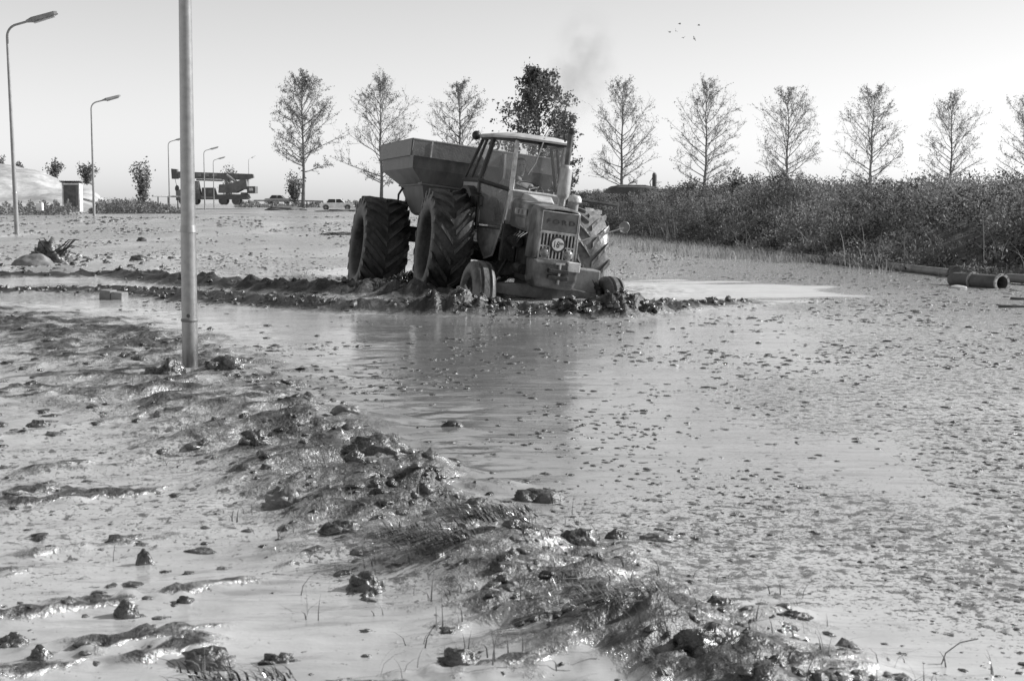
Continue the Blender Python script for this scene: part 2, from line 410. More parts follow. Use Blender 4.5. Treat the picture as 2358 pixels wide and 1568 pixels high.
def gz(x, y): return float(ground_h(np.array([x]), np.array([y]))[0])

#@@SECTION dyke
# ------------------------------------------------------------------ embankment with rank weeds
FOOT = [(-1.0, 88), (.6, 74), (2.2, 60), xy(1375, 545), xy(1600, 572), xy(1900, 607), xy(2180, 634), xy(2400, 648), (11.5, 17), (15, 8), (18, 0)]
FOOT = [Vector((a, b, 0)) for a, b in FOOT]
def foot_points(step=.4):
    out = []
    for a, b in zip(FOOT, FOOT[1:]):
        n = max(1, int((b - a).length / step))
        for i in range(n): out.append(a.lerp(b, i / n))
    out.append(FOOT[-1]); return out
FP = foot_points()
FPa = np.array([(p.x, p.y) for p in FP])
tn = np.gradient(FPa, axis=0); tn /= np.linalg.norm(tn, axis=1)[:, None]
k_ = np.ones(9) / 9
tn = np.c_[np.convolve(np.pad(tn[:, 0], 4, 'edge'), k_, 'valid'), np.convolve(np.pad(tn[:, 1], 4, 'edge'), k_, 'valid')]
nrm = np.c_[-tn[:, 1], tn[:, 0]]                # to the right of the picture, away from the mud
def dyke_h(d, y, x):
    rise = sstep(-.3, 3.4, d) * (1.12 + .22 * sstep(38, 55, y) + .10 * fbm(x * .25, y * .25, 3, 71)) * sstep(90, 80, y)
    fall = 1 - sstep(7, 13, d) * .9
    return rise * fall + .05 * fbm(x * 1.2, y * 1.2, 3, 72) * sstep(-.2, 1, d)
prof_d = np.array([-.5, -.2, .1, .4, .8, 1.2, 1.6, 2.0, 2.5, 3.0, 3.5, 4.2, 5, 6, 7, 8.5, 10, 12, 14])
DV = []
for i in range(len(FP)):
    for d in prof_d:
        x, y = FPa[i] + nrm[i] * d
        DV.append((x, y, -.06 + max(-.06, float(dyke_h(d, y, x)))))
m_ = len(prof_d); DQ = [(i * m_ + j, (i + 1) * m_ + j, (i + 1) * m_ + j + 1, i * m_ + j + 1) for i in range(len(FP) - 1) for j in range(m_ - 1)]
SOILM = mat('dyke_soil', .06, .9, dirt=.1, amount=.5, scale=2)
tag(link('embankment', np_mesh('embankment', DV, DQ, SOILM, smooth=True)), kind='structure')

def leaf_quads(P, D, U, ln, wd):
    """diamond leaves: P base points, D direction, U side vector"""
    tip = P + D * ln[:, None]; mid = P + D * (ln * .45)[:, None]
    a = mid + U * (wd / 2)[:, None]; b = mid - U * (wd / 2)[:, None]
    n = len(P); V = np.stack([P, a, tip, b], 1).reshape(-1, 3); Q = np.arange(4 * n).reshape(n, 4); return V, Q
def rand_dirs(n, rs, zb=0.2):
    d = rs.normal(size=(n, 3)); d[:, 2] += zb; d /= np.linalg.norm(d, axis=1)[:, None]
    u = np.cross(d, rs.normal(size=(n, 3))); u /= np.linalg.norm(u, axis=1)[:, None] + 1e-9; return d, u
def blades(pts, n_each, h, w, spread, seed, lean=(0, 0), bend=.5, zoff=0.0, up=1.0):
    """grass: three-segment tapering strips"""
    r = np.random.RandomState(seed); V = []; Q = []; T = []; off = 0
    for p in pts:
        n = n_each if isinstance(n_each, int) else r.randint(n_each[0], n_each[1])
        tone = r.rand()
        for k in range(n):
            b = np.array([p[0] + r.normal() * spread, p[1] + r.normal() * spread, p[2] + zoff])
            L_ = h * (.5 + .8 * r.rand()); a = r.rand() * 2 * pi
            d = np.array([cos(a) * bend * r.rand() + lean[0], sin(a) * bend * r.rand() + lean[1]])
            s = np.array([-sin(a + .6), cos(a + .6), 0]) * w * (.6 + .8 * r.rand())
            for j in range(4):
                t = j / 3; c = b + np.array([d[0] * L_ * t * t, d[1] * L_ * t * t, L_ * (t * up - .35 * t * t * min(1.6, np.hypot(*d)))])
                ww = 1 - t * .92; V += [c - s * ww / 2, c + s * ww / 2]
            for j in range(3): Q.append((off + 2 * j, off + 2 * j + 1, off + 2 * j + 3, off + 2 * j + 2))
            off += 8; T += [np.clip(tone + .2 * r.normal(), 0, 1)] * 8
    return np.array(V), np.array(Q), np.array(T)
rs = np.random.RandomState(77)
WV = []; WQ = []; WT = []; off = 0
NPL = 19000
idx = rs.randint(0, len(FP), NPL); dd = rs.beta(1.1, 1.5, NPL) * 8.2 + .05
P0 = FPa[idx] + nrm[idx] * dd[:, None] + rs.normal(size=(NPL, 2)) * .2
keep = (P0[:, 1] > 13) & (P0[:, 1] < 88); P0 = P0[keep]; dd = dd[keep]
z0 = np.array([float(v) for v in dyke_h(dd, P0[:, 1], P0[:, 0])]) - .08
clump = fbm(P0[:, 0] * .55, P0[:, 1] * .55, 3, 81); tonec = fbm(P0[:, 0] * .45 + 4, P0[:, 1] * .45, 3, 82)
dens = sstep(-.75, .1, clump)
keep = rs.rand(len(P0)) < .25 + .75 * dens; P0, dd, z0, clump, tonec = [q[keep] for q in (P0, dd, z0, clump, tonec)]
hh = (.28 + .42 * rs.rand(len(P0)) + .38 * np.clip(clump + .2, 0, 1)) * (.28 + .72 * sstep(.2, 2.6, dd)) * np.where(P0[:, 1] > 52, .62, 1)
for i in range(len(P0)):
    n = int(20 + 14 * rs.rand()); t = rs.rand(n) ** .7
    lean = rs.normal(size=2) * .16 + np.array([-.06, -.04])
    spread = .05 + .11 * (1 - t)
    P = np.c_[P0[i, 0] + lean[0] * t * hh[i] + rs.normal(size=n) * spread, P0[i, 1] + lean[1] * t * hh[i] + rs.normal(size=n) * spread, z0[i] + t * hh[i]]
    D, U = rand_dirs(n, rs, .5)
    s = .75 + .5 * rs.rand(); v_, q_ = leaf_quads(P, D, U, (.045 + .055 * rs.rand(n)) * s, (.018 + .024 * rs.rand(n)) * s)
    WV.append(v_); WQ.append(q_ + off); off += len(v_)
    WT.append(np.full(len(v_), np.clip(.40 + .75 * tonec[i] + .18 * rs.normal(), 0, 1)))
WEED = leaf_mat('weed_leaf', .045, .27, .45, .6)
sel = rs.choice(len(P0), 1200, replace=False); sel = sel[(tonec[sel] > -.25) & (P0[sel, 1] < 60)]
bv, bq, bt = blades([(P0[i, 0], P0[i, 1], z0[i] + .1) for i in sel], (3, 7), .62, .014, .09, 6, (-.1, 0), .8)
sv, sq, st2 = bv, bq, bt
weeds = link('weeds', np_mesh('weeds', np.concatenate(WV), np.concatenate(WQ), WEED, tone=np.concatenate(WT)))
tag(weeds, 'dense dark leafy weeds covering the embankment on the right', 'weeds', kind='stuff')

GRASS = leaf_mat('dry_grass', .16, .42, .35, .6)
tag(link('dry_stalks', np_mesh('dry_stalks', sv, sq, GRASS, tone=st2 * .6)), 'pale dry stalks and grasses standing among the embankment weeds', 'stalks', kind='stuff')
gpts = []
for i in range(1700):
    k = rs.randint(0, len(FP)); d = -2.4 * rs.rand() ** 1.2 + .5
    x, y = FPa[k] + nrm[k] * d
    wide = np.interp(y, [20, 27, 34, 48, 60], [.15, .35, 1.0, 1.0, .8])
    if y < 20 or d < .5 - 2.6 * wide or rs.rand() > .35 + wide: continue
    gpts.append((x, y, 0.0))
gv, gq, gt = blades(gpts, (18, 30), .21, .012, .22, 5, bend=1.2)
tag(link('verge_grass', np_mesh('verge_grass', gv, gq, GRASS, tone=gt)), 'pale grass fringe along the foot of the embankment', 'grass', kind='stuff')
#@@SECTION background
# ------------------------------------------------------------------ trees
BARK = mat('bark', .13, .9, dirt=.2, amount=.5, scale=3, bump=.3)
LEAF = leaf_mat('poplar_leaf', .08, .26, .5, .6)
def tree_parts(seed, H, W, nleaf, leaf=.22, clear=.2, lean=0.0, low=0.32, limbs=40, wind=.3):
    r = np.random.RandomState(seed); mb = MB(); LP = []; LD = []
    wob = r.normal(size=(9, 2)) * .012 * H; wob[0] = 0; wob = np.cumsum(wob, 0) * .45
    tr = [Vector((wob[i, 0] + lean * H * (i / 8) ** 2, wob[i, 1], H * .97 * i / 8)) for i in range(9)]
    r0 = H * .0165
    mb.tube(tr, [r0 * (1 - .93 * (i / 8) ** .8) for i in range(9)], 7)
    def on_trunk(t):
        f = t * 8; i = min(7, int(f)); return tr[i].lerp(tr[i + 1], f - i)
    for k in range(limbs):
        t = clear + (.96 - clear) * ((k + r.rand()) / limbs); p = on_trunk(t)
        q = (t - clear) / (1 - clear)
        env = np.interp(q, [0, .12, low, .6, .82, 1], [.7, 1.0, 1.0, .74, .46, .14]) * W / 2 * (.8 + .4 * r.rand())
        a = k * 2.399 + r.normal() * .5; up = np.interp(q, [0, .3, .7, 1], [.25, .62, 1.1, 2.2]) * (.7 + .6 * r.rand())
        d = Vector((cos(a), sin(a), up)); L_ = env * (1 + .35 * min(up, 1.2)); d.normalize()
        pts = [p]; cur = p.copy(); dd_ = d.copy()
        for j in range(4):
            dd_ = (dd_ + Vector((r.normal() * .12, r.normal() * .12, .07 + r.normal() * .08))).normalized(); cur = cur + dd_ * L_ / 4; pts.append(cur.copy())
        rl = r0 * .29 * (1 - .55 * q)
        mb.tube(pts, [rl * (1 - .8 * j / 4) for j in range(5)], 4, cap=False)
        for m in range(11):
            f = .25 + .75 * r.rand(); i = min(3, int(f * 4)); b = pts[i].lerp(pts[i + 1], f * 4 - i)
            sd = (dd_ + Vector((r.normal() * .75, r.normal() * .75, .15 + r.normal() * .5))).normalized(); sl = L_ * (.18 + .25 * r.rand())
            e1 = b + sd * sl * .5 + Vector((0, 0, .03 * sl)); e2 = b + sd * sl + Vector((wind * .1 * sl, 0, .1 * sl))
            mb.tube([b, e1, e2], [rl * .32, rl * .22, rl * .1], 3, cap=False)
            for w in range(4):
                b2 = b.lerp(e2, .35 + .6 * r.rand()); td = (sd + Vector((r.normal() * .8, r.normal() * .8, r.normal() * .6 + .2))).normalized(); tl = sl * (.3 + .3 * r.rand())
                e3 = b2 + td * tl; mb.tube([b2, e3], [rl * .16, rl * .07], 3, cap=False)
                LP.append(b2); LD.append(e3 - b2)
            LP.append(b); LD.append(e2 - b)
    n = nleaf; idx = r.randint(0, len(LP), n); f = r.rand(n) ** .6
    clus = r.rand(len(LP)); idx = idx[r.rand(n) < .35 + .65 * clus[idx]]; n = len(idx); f = f[:n]
    P = np.array([LP[i] for i in idx]) + np.array([LD[i] for i in idx]) * f[:, None] + r.normal(size=(n, 3)) * leaf * .55
    D, U = rand_dirs(n, r, -.1); D[:, 0] += wind; D /= np.linalg.norm(D, axis=1)[:, None]
    s = leaf * (.6 + .7 * r.rand(n)); V, Q = leaf_quads(P, D, U, s, s * .75)
    tone = np.repeat(np.clip(.5 + .25 * r.normal(size=n), 0, 1), 4)
    return mb, V, Q, tone
def tree(name, label, base, H, W, nleaf, seed, cat='tree', group=None, lmat=None, **kw):
    root = empty(name, base); mb, V, Q, T = tree_parts(seed, H, W, nleaf, **kw)
    mb.build('trunk', BARK, root, smooth=True)
    link('crown', np_mesh('crown', V, Q, lmat or LEAF, tone=T), root)
    tag(root, label, cat, group); return root
ROW = 'poplars in a row along the far horizon'
#   u, top v, D, crown width px, leaves, label
TREES = [
 (697, 181, 200, 138, 5600, 'leftmost tall poplar of the row, standing between the crane truck and the white car'),
 (877, 182, 203, 150, 3600, 'second poplar from the left, rising right behind the trailer hopper'),
 (1056, 188, 206, 118, 3400, 'third poplar from the left, behind the gap between hopper and cab'),
 (1432, 190, 212, 132, 3200, 'first poplar right of the tractor, beside the exhaust stack'),
 (1622, 194, 215, 132, 3000, 'second poplar right of the tractor, above the stubby upright cylinder'),
 (1812, 210, 219, 142, 3200, 'third poplar right of the tractor, behind a leafy shrub on the embankment'),
 (2003, 208, 222, 134, 3300, 'fourth poplar right of the tractor, above the middle of the embankment'),
 (2190, 222, 226, 124, 2900, 'second poplar from the right edge, above the highest weeds'),
 (2362, 214, 229, 130, 3000, 'last poplar of the row, half cut off by the right edge')]
for i, (u, vt, D, wpx, nl, lab) in enumerate(TREES):
    nl = int(nl * 2.5); wpx *= 1.12; b = at(u, 470, D); b.z = .1; top = at(u, vt, D).z
    tree('poplar_tree', lab, b, top - b.z, wpx * D / F, nl, 100 + i, group=ROW, clear=.30 if i == 0 else .16 + .02 * (i % 3), lean=(-.005, .012, 0, .004, -.01, .008, .002, .01, -.006)[i], low=.3, leaf=.17)
b = at(1240, 470, 208); b.z = .1
LEAFD = leaf_mat('dense_leaf', .06, .17, .4, .6)
tree('leafy_tree', 'full dark leafy tree rising directly behind the tractor cab', b, at(1240, 166, 208).z - .1, 160 * 208 / F, 15000, 131, lmat=LEAFD, leaf=.42, clear=.12, low=.45, limbs=40, wind=.1)
b = at(1300, 470, 216); b.z = .1
tree('leafy_tree', 'smaller leafy tree peeping out behind the exhaust stack', b, at(1300, 250, 216).z - .1, 60 * 216 / F, 3500, 132, lmat=LEAFD, leaf=.36, clear=.12, low=.45, limbs=24, wind=.1)
def bush(name, label, base, H, W, n, seed, leaf=.2, lmat=None, group=None, cat='bush'):
    r = np.random.RandomState(seed); root = empty(name, base); mb = MB(); P = []
    for k in range(9):
        a = r.rand() * 2 * pi; q = r.rand() ** .6
        e = Vector((cos(a) * W / 2 * q, sin(a) * W / 2 * q * .8, H * (.65 + .35 * r.rand()) * (1 - .35 * q * q)))
        pts = [Vector((0, 0, 0)), Vector((e.x * .35, e.y * .35, e.z * .45)), e]
        mb.tube(pts, [H * .018, H * .012, H * .003], 4)
        for j in range(n // 9):
            f = .08 + .94 * r.rand(); c = pts[1].lerp(pts[2], (f - .45) / .55) if f > .45 else pts[0].lerp(pts[1], f / .45)
            P.append(np.array(c) + r.normal(size=3) * np.array([W, W, H * .8]) * .085)
    mb.build('stem', BARK, root); P = np.array(P); P[:, 2] = np.maximum(P[:, 2], .05); nn = len(P); D_, U_ = rand_dirs(nn, r, .2)
    s = leaf * (.6 + .7 * r.rand(nn)); V, Q = leaf_quads(P, D_, U_, s, s * .6)
    link('foliage', np_mesh('foliage', V, Q, lmat or LEAF, tone=np.repeat(np.clip(.5 + .25 * r.normal(size=nn), 0, 1), 4)), root)
    tag(root, label, cat, group); return root
def bush_px(label, u, vb, vt, wpx, D, n, seed, leaf=.2, lmat=None, name='bush'):
    b = at(u, vb, D); t = at(u, vt, D); return bush(name, label, b, t.z - b.z, wpx * D / F, n, seed, leaf, lmat)
bush_px('dark upright bush hugging the trunk of the leftmost poplar', 678, 466, 385, 54, 196, 1400, 201, .3, LEAFD)
bush_px('bush rising behind the crane truck superstructure', 524, 455, 378, 66, 235, 900, 202, .34)
bush_px('round bush on the spoil heap left of the small shed', 123, 410, 362, 50, 150, 800, 203, .22, LEAFD)
bush_px('round bush on the spoil heap just left of the second lamp post', 200, 424, 370, 56, 140, 900, 204, .22, LEAFD)
bush_px('bush at the left picture edge on the spoil heap', 4, 396, 352, 22, 150, 300, 205, .2, LEAFD)
bush_px('small bush on the heap right beside the leaning first lamp post', 44, 402, 366, 36, 150, 400, 206, .2, LEAFD)
bush_px('airy pale young tree standing in the scrub left of the thick post', 329, 470, 360, 58, 118, 1500, 207, .2, name='young_tree')
bush_px('low round bush just right of the white car', 828, 484, 460, 34, 172, 500, 208, .2, LEAFD)
bush_px('leafy shrub on the embankment crest in front of the third poplar right of the tractor', 1800, 446, 378, 84, 44, 700, 209, .09, WEED, name='shrub')
bush_px('ragged shrub on the embankment crest between second and third poplar right of the tractor', 1690, 446, 384, 56, 47, 450, 210, .09, WEED, name='shrub')
bush_px('small shrub on the crest just right of the stubby upright cylinder', 1596, 448, 400, 44, 52, 360, 211, .09, WEED, name='shrub')
# scrub band beyond the left flats
rs = np.random.RandomState(91); P = []; T = []
for k in range(15000):
    u = rs.uniform(205, 425); D = rs.uniform(104, 124); b = at(u, 476, D); hmax = np.interp(u, [205, 240, 300, 360, 425], [.5, 1.35, 1.3, 1.0, .35]) * (.7 + .3 * perlin(np.array([u * .05]), np.array([D * .3]), 3)[0] + .3 * perlin(np.array([u * .18]), np.array([D * .5]), 4)[0])
    P.append((b.x, D, .35 + hmax * rs.rand())); T.append(np.clip(.5 + .6 * perlin(np.array([u * .04]), np.array([D * .2]), 8)[0] + .2 * rs.normal(), 0, 1))
for k in range(3500):
    u = rs.choice([-20, 60, 120, 300]) + rs.normal() * 26
    if u > 170: u -= 170
    D = rs.uniform(90, 98); b = at(u, 476, D); P.append((b.x, D, .4 + .95 * rs.rand() * (.5 + .5 * sin(u * .11) ** 2))); T.append(.6 + .2 * rs.normal())
P = np.array(P); D_, U_ = rand_dirs(len(P), rs, .4); s = .16 * (.6 + .8 * rs.rand(len(P))); V_, Q_ = leaf_quads(P, D_, U_, s, s * .55)
tag(link('scrub', np_mesh('scrub', V_, Q_, leaf_mat('scrub_leaf', .07, .22, .4), tone=np.repeat(np.clip(T, 0, 1), 4))), 'low scrub along the far side of the flats on the left', 'scrub', kind='stuff')
# far hedge line closing the horizon behind the cars and the embankment
P = []; T = []
for k in range(9000):
    u = rs.uniform(540, 1400); D = rs.uniform(240, 255); b = at(u, 476, D)
    hm = .9 + .8 * perlin(np.array([u * .03]), np.array([0.3]), 12)[0] + .5 * perlin(np.array([u * .12]), np.array([0.3]), 13)[0]
    P.append((b.x, D, .3 + max(.2, hm) * rs.rand())); T.append(rs.rand())
P = np.array(P); D_, U_ = rand_dirs(len(P), rs, .4); s = .4 * (.6 + .8 * rs.rand(len(P))); V_, Q_ = leaf_quads(P, D_, U_, s, s * .55)
tag(link('far_hedge', np_mesh('far_hedge', V_, Q_, MATS['scrub_leaf'], tone=np.repeat(T, 4))), 'low hedge line on the horizon behind the parked vehicles', 'hedge', kind='stuff')

# ------------------------------------------------------------------ pale spoil heap at the left
HEAP = mat('spoil', .48, .95, dirt=.27, amount=.5, scale=.5, bump=.5, bscale=6, stretch=(1, 1, 2.2))
hx = np.linspace(-75, -28, 90); hy = np.linspace(108, 165, 60); HX, HY = np.meshgrid(hx, hy)
crest = np.interp(HX / HY, [-.46, -.40, -.36, -.33, -.294, -.272], [6.2, 5.2, 4.5, 3.8, 2.1, 0.0])
Hh = crest * (.25 + .75 * sstep(110, 126, HY + 2.5 * fbm(HX * .12, HY * .12, 3, 95))) * sstep(108, 111, HY) * sstep(165, 150, HY) + .22 * fbm(HX * .3, HY * .3, 4, 96) * sstep(0, 1, crest) + .12
I_ = (np.arange(59)[:, None] * 90 + np.arange(89)[None, :]).ravel()
tag(link('spoil_heap', np_mesh('spoil_heap', np.c_[HX.ravel(), HY.ravel(), Hh.ravel()], np.c_[I_, I_ + 1, I_ + 91, I_ + 90], HEAP, smooth=True)), kind='structure')

# ------------------------------------------------------------------ small shed
SHEDM = mat('shed_wall', .16, .8, dirt=.2, amount=.4, scale=3); WHITE = mat('white_paint', .75, .5, dirt=.5, amount=.3, scale=3); DARK = mat('dark_metal', .045, .55, dirt=.09, amount=.4, scale=6)
sp = at(168, 488, 100); shed = empty('shed', (sp.x, sp.y, sp.z), (0, 0, rd(7)))
MB().box((0, 0, 1.0), (1.15, 1.15, 2.0)).build('wall', SHEDM, shed)
MB().box((-.05, -.59, .95), (.78, .03, 1.75)).build('door', mat('shed_door', .13, .7), shed)
for sx in (-1, 1): MB().box((sx * .55, -.585, 1.0), (.09, .05, 2.0)).build('corner_trim', WHITE, shed)
MB().box((.585, 0, 1.0), (.02, 1.1, 1.96)).build('side_panel', WHITE, shed)
MB().box((0, -.6, 1.93), (1.2, .05, .12)).build('fascia', WHITE, shed)
rings = [[Vector((-.75 + 1.5 * i / 24, yy, 2.1 + (.03 if i % 2 else 0) + (.0 if yy < 0 else -.12))) for i in range(25)] for yy in (-.78, .75)]
mbr = MB(); n25 = 25
for dz in (0, .025): mbr.add([p + Vector((0, 0, dz)) for r_ in rings for p in r_], [(i, i + 1, i + 1 + n25, i + n25) for i in range(24)])
mbr.build('roof', mat('corrugated', .4, .6, dirt=.25), shed)
tag(shed, 'small square shed with pale corner trim and corrugated roof beyond the flats', 'shed')
sb = at(92, 484, 78); bb = MB().box((0, 0, .18), (.34, .3, .42)).build('stone_marker', WHITE, None, bevel=.03); bb.location = (sb.x, sb.y, sb.z)
tag(bb, 'small pale stone stub standing right of the first lamp post foot', 'stone')

# ------------------------------------------------------------------ street lamps
GALV = mat('galvanised', .3, .38, metal=.2, dirt=.22, amount=.35, scale=3, bump=.04)
LENS = mat('lamp_lens', .5, .3)
LAMPG = 'street lamps along the left side of the flats'
def lamp(label, base, H, r, lean=0.0, az=0.0, mudline=0.0, head=True):
    root = empty('street_lamp', base, (0, lean, az))
    z1 = H * .16
    pole = MB().tube([(0, 0, -.5), (0, 0, z1)], [r * 1.0, r * .97], 20).build('pole_base', GALV, root, smooth=True)
    MB().tube([(0, 0, z1 - .02), (0, 0, z1 + .03)], [r * 1.08, r * .92], 20).build('collar', GALV, root, smooth=True)
    arm = [(0, 0, z1), (0, 0, H * .55), (0, 0, H * .925)]
    for k in range(1, 9):
        a = k / 8 * rd(74); R = H * .062; arm.append((R * (1 - cos(a)), 0, H * .925 + R * sin(a)))
    e = Vector(arm[-1]); d = Vector((cos(rd(16)), 0, sin(rd(16)))); arm.append(tuple(e + d * H * .055))
    MB().tube(arm, [r * .93, r * .72, r * .55] + [r * .5] * 9, 16).build('mast', GALV, root, smooth=True)
    e = Vector(arm[-1]); Rm = Matrix.Rotation(-rd(16), 3, 'Y')
    hl = H * .155; w = H * .022
    def sec(x, ww, z0, z1_): return [Vector((x, -ww, z0)), Vector((x, ww, z0)), Vector((x, ww * .8, z1_)), Vector((x, -ww * .8, z1_))]
    hd = MB().loft([[e + Rm @ p for p in s_] for s_ in (sec(-.02, w * .35, -.03, .05), sec(hl * .18, w, -.07, .09), sec(hl * .9, w, -.05, .08), sec(hl, w * .7, -.03, .05))]).build('lamp_head', mat('lamp_housing', .3, .5, dirt=.2), root)
    MB().loft([[e + Rm @ p for p in s_] for s_ in (sec(hl * .2, w * .8, -.12, -.068), sec(hl * .88, w * .8, -.10, -.048))]).build('lens', LENS, hd)
    tag(root, label, 'street lamp', LAMPG); return root, pole
lampdata = [(38, 518, 50, 'leaning street lamp at the left edge with its arm high in the corner', -.016, 7.0),
 (217, 500, 86.5, 'street lamp beside the small shed, second from the left', 0, 7.0), (391, 490, 139, 'street lamp just left of the thick foreground post', 0, 7.0),
 (472, 484, 166, 'street lamp in front of the crane truck, nearer its middle', 0, 7.0), (493, 480, 204, 'street lamp in front of the crane truck, right beside the other one', 0, 7.0)]
for u, v, D, lab, ln, H in lampdata:
    p = at(u, v, D); lamp(lab, p, H, .082, ln, rd(20 if u > 40 else 8))
p = at(574, 470, 300); lamp('farthest street lamp, standing behind the tail of the crane truck', p, 9.6, .09, 0, rd(60))
# thick post in the foreground
pb = gp(438, 848, .06); pb.z = gz(pb.x, pb.y) - .02
fr, fp = lamp('thick grey lamp post standing in the mud in the left foreground', pb, 6.2, .0545, rd(.45), rd(0))
def post_material():
    m, nt, b, out = new_mat('muddy_post'); N = nt.nodes; L = nt.links
    tc = N.new('ShaderNodeTexCoord'); sx = N.new('ShaderNodeSeparateXYZ'); L.new(tc.outputs['Object'], sx.inputs[0])
    n = N.new('ShaderNodeTexNoise'); n.inputs['Scale'].default_value = 7; n.inputs['Detail'].default_value = 6; L.new(tc.outputs['Object'], n.inputs[0])
    ad = N.new('ShaderNodeMath'); ad.operation = 'MULTIPLY_ADD'; ad.inputs[1].default_value = -.35; L.new(n.outputs[0], ad.inputs[0]); L.new(sx.outputs[2], ad.inputs[2])
    mr = N.new('ShaderNodeMapRange'); mr.inputs[1].default_value = -.02; mr.inputs[2].default_value = .12; L.new(ad.outputs[0], mr.inputs[0])
    n2 = N.new('ShaderNodeTexNoise'); n2.inputs['Scale'].default_value = 22; n2.inputs['Detail'].default_value = 6; L.new(tc.outputs['Object'], n2.inputs[0])
    r2 = N.new('ShaderNodeMapRange'); r2.inputs[1].default_value = .3; r2.inputs[2].default_value = .7; r2.inputs[3].default_value = .10; r2.inputs[4].default_value = .19; L.new(n2.outputs[0], r2.inputs[0])
    mx = N.new('ShaderNodeMixRGB'); mx.inputs[1].default_value = grey(.03); L.new(mr.outputs[0], mx.inputs[0]); L.new(r2.outputs[0], mx.inputs[2]); L.new(mx.outputs[0], b.inputs[0])
    b.inputs['Roughness'].default_value = .33; b.inputs['Metallic'].default_value = .0; b.inputs['IOR'].default_value = 2.4
    return m
pm_ = post_material()
for ch in fr.children:
    if ch.name.split('.')[0] in ('pole_base', 'collar', 'mast'): ch.data.materials[0] = pm_
ring = MB()
ring.lathe([(.0552, .355), (.0585, .36), (.0585, .372), (.0552, .377)], 24, 'z').build('band', mat('post_band', .16, .5), fr, smooth=True)
hole = MB().lathe([(0.001, -.062), (.013, -.060), (.013, -.05)], 12, 'y', (.005, 0, .40)).build('bolt', DARK, fr)

# ------------------------------------------------------------------ mobile crane on a truck, far left
cs = 208 / F
c0 = at(495, 472, 208); crane = empty('crane_truck', (c0.x, c0.y, c0.z))
def cx_(u): return (u - 495) * cs
def cz_(v): return (472 - v) * cs
def slab(poly, y0, y1): return MB().prism([(cx_(u), y0, cz_(v)) for u, v in poly], (0, y1 - y0, 0))
CR1 = mat('crane_paint', .18, .6, dirt=.11, amount=.4, scale=.8); CR2 = mat('crane_dark', .09, .7, dirt=.13); CR3 = mat('crane_pale', .3, .6)
boom = slab([(400, 396), (584, 402), (586, 410), (568, 416), (520, 414), (400, 411)], -.38, .38).build('boom', CR1, crane, bevel=.03)
slab([(398, 390), (411, 391), (412, 413), (399, 413)], -.5, .5).build('boom_head', CR2, boom)
for k in range(3): slab([(455 + k * 18, 399), (466 + k * 18, 399.4), (466 + k * 18, 407.4), (455 + k * 18, 407)], -.41, -.38).build('marking', CR3, boom)
MB().tube([(cx_(455), -.45, cz_(415)), (cx_(515), -.45, cz_(417))], .13, 8).build('jib_rod', CR3, crane)
MB().tube([(cx_(524), -.5, cz_(404)), (cx_(552), -.5, cz_(424))], .2, 8).build('lift_cylinder', CR3, crane)
slab([(508, 426), (532, 425), (556, 416), (570, 414), (572, 432), (575, 437), (561, 437), (546, 445), (506, 445)], -.95, .95).build('superstructure', CR1, crane, bevel=.04)
cw = slab([(572, 430), (591, 430), (591, 446), (572, 446)], -1.1, 1.1).build('counterweight', CR2, crane, bevel=.04)
slab([(577, 434), (586, 434), (586, 440), (577, 440)], -1.13, -1.1).build('plate', WHITE, cw)
slab([(440, 449), (571, 448), (575, 456), (568, 460), (440, 460)], -1.15, 1.15).build('chassis', CR2, crane)
slab([(469, 433), (494, 433), (498, 449), (469, 449)], -1.1, 1.1).build('engine_box', CR2, crane, bevel=.04)
slab([(484, 437), (492, 437), (493, 445), (484, 445)], -1.13, -1.1).build('vent_panel', CR1, crane)
cab = slab([(446, 418), (460, 418), (466, 449), (446, 449)], -1.0, .1).build('operator_cab', CR1, crane, bevel=.03)
slab([(450, 421), (459, 421), (463, 438), (450, 438)], -1.02, -1.0).build('window', mat('far_glass', .25, .15), cab)
tcab = slab([(410, 440), (438, 432), (444, 432), (444, 462), (410, 462)], -1.15, 1.15).build('driver_cab', CR1, crane, bevel=.05)
slab([(416, 441), (438, 435), (438, 447), (416, 447)], -1.17, -1.15).build('window', MATS['far_glass'], tcab)
MB().tube([(cx_(405), 0, cz_(413)), (cx_(408), 0, cz_(428))], .035, 6).build('hoist_rope', CR2, crane)
MB().sphere((cx_(409), 0, cz_(435)), (.32, .25, .5)).build('hook_block', CR2, crane)
MB().tube([(cx_(410), 0, cz_(440)), (cx_(414), 0, cz_(452))], .07, 6).build('hook', CR2, crane)
slab([(558, 444), (568, 444), (568, 452), (558, 452)], -1.2, 1.2).build('outrigger_box', CR2, crane)
slab([(468, 453), (500, 454), (500, 457), (468, 456)], -1.3, -1.15).build('side_rail', CR3, crane)
for u in (425, 450, 516, 546):
    for sy in (-1, 1):
        w = MB().lathe([(.3, -.17), (.5, -.18), (.58, -.12), (.58, .12), (.5, .18), (.3, .17)], 20, 'y', (cx_(u), sy * .98, .58)).build('wheel', CR2, crane, smooth=True)
        MB().lathe([(.01, -.14), (.2, -.14), (.31, -.1), (.31, .1)], 16, 'y', (cx_(u), sy * .98, .58)).build('rim', CR1, w)
tag(crane, 'dark mobile crane truck with its boom laid flat, parked far left behind the lamps', 'crane')

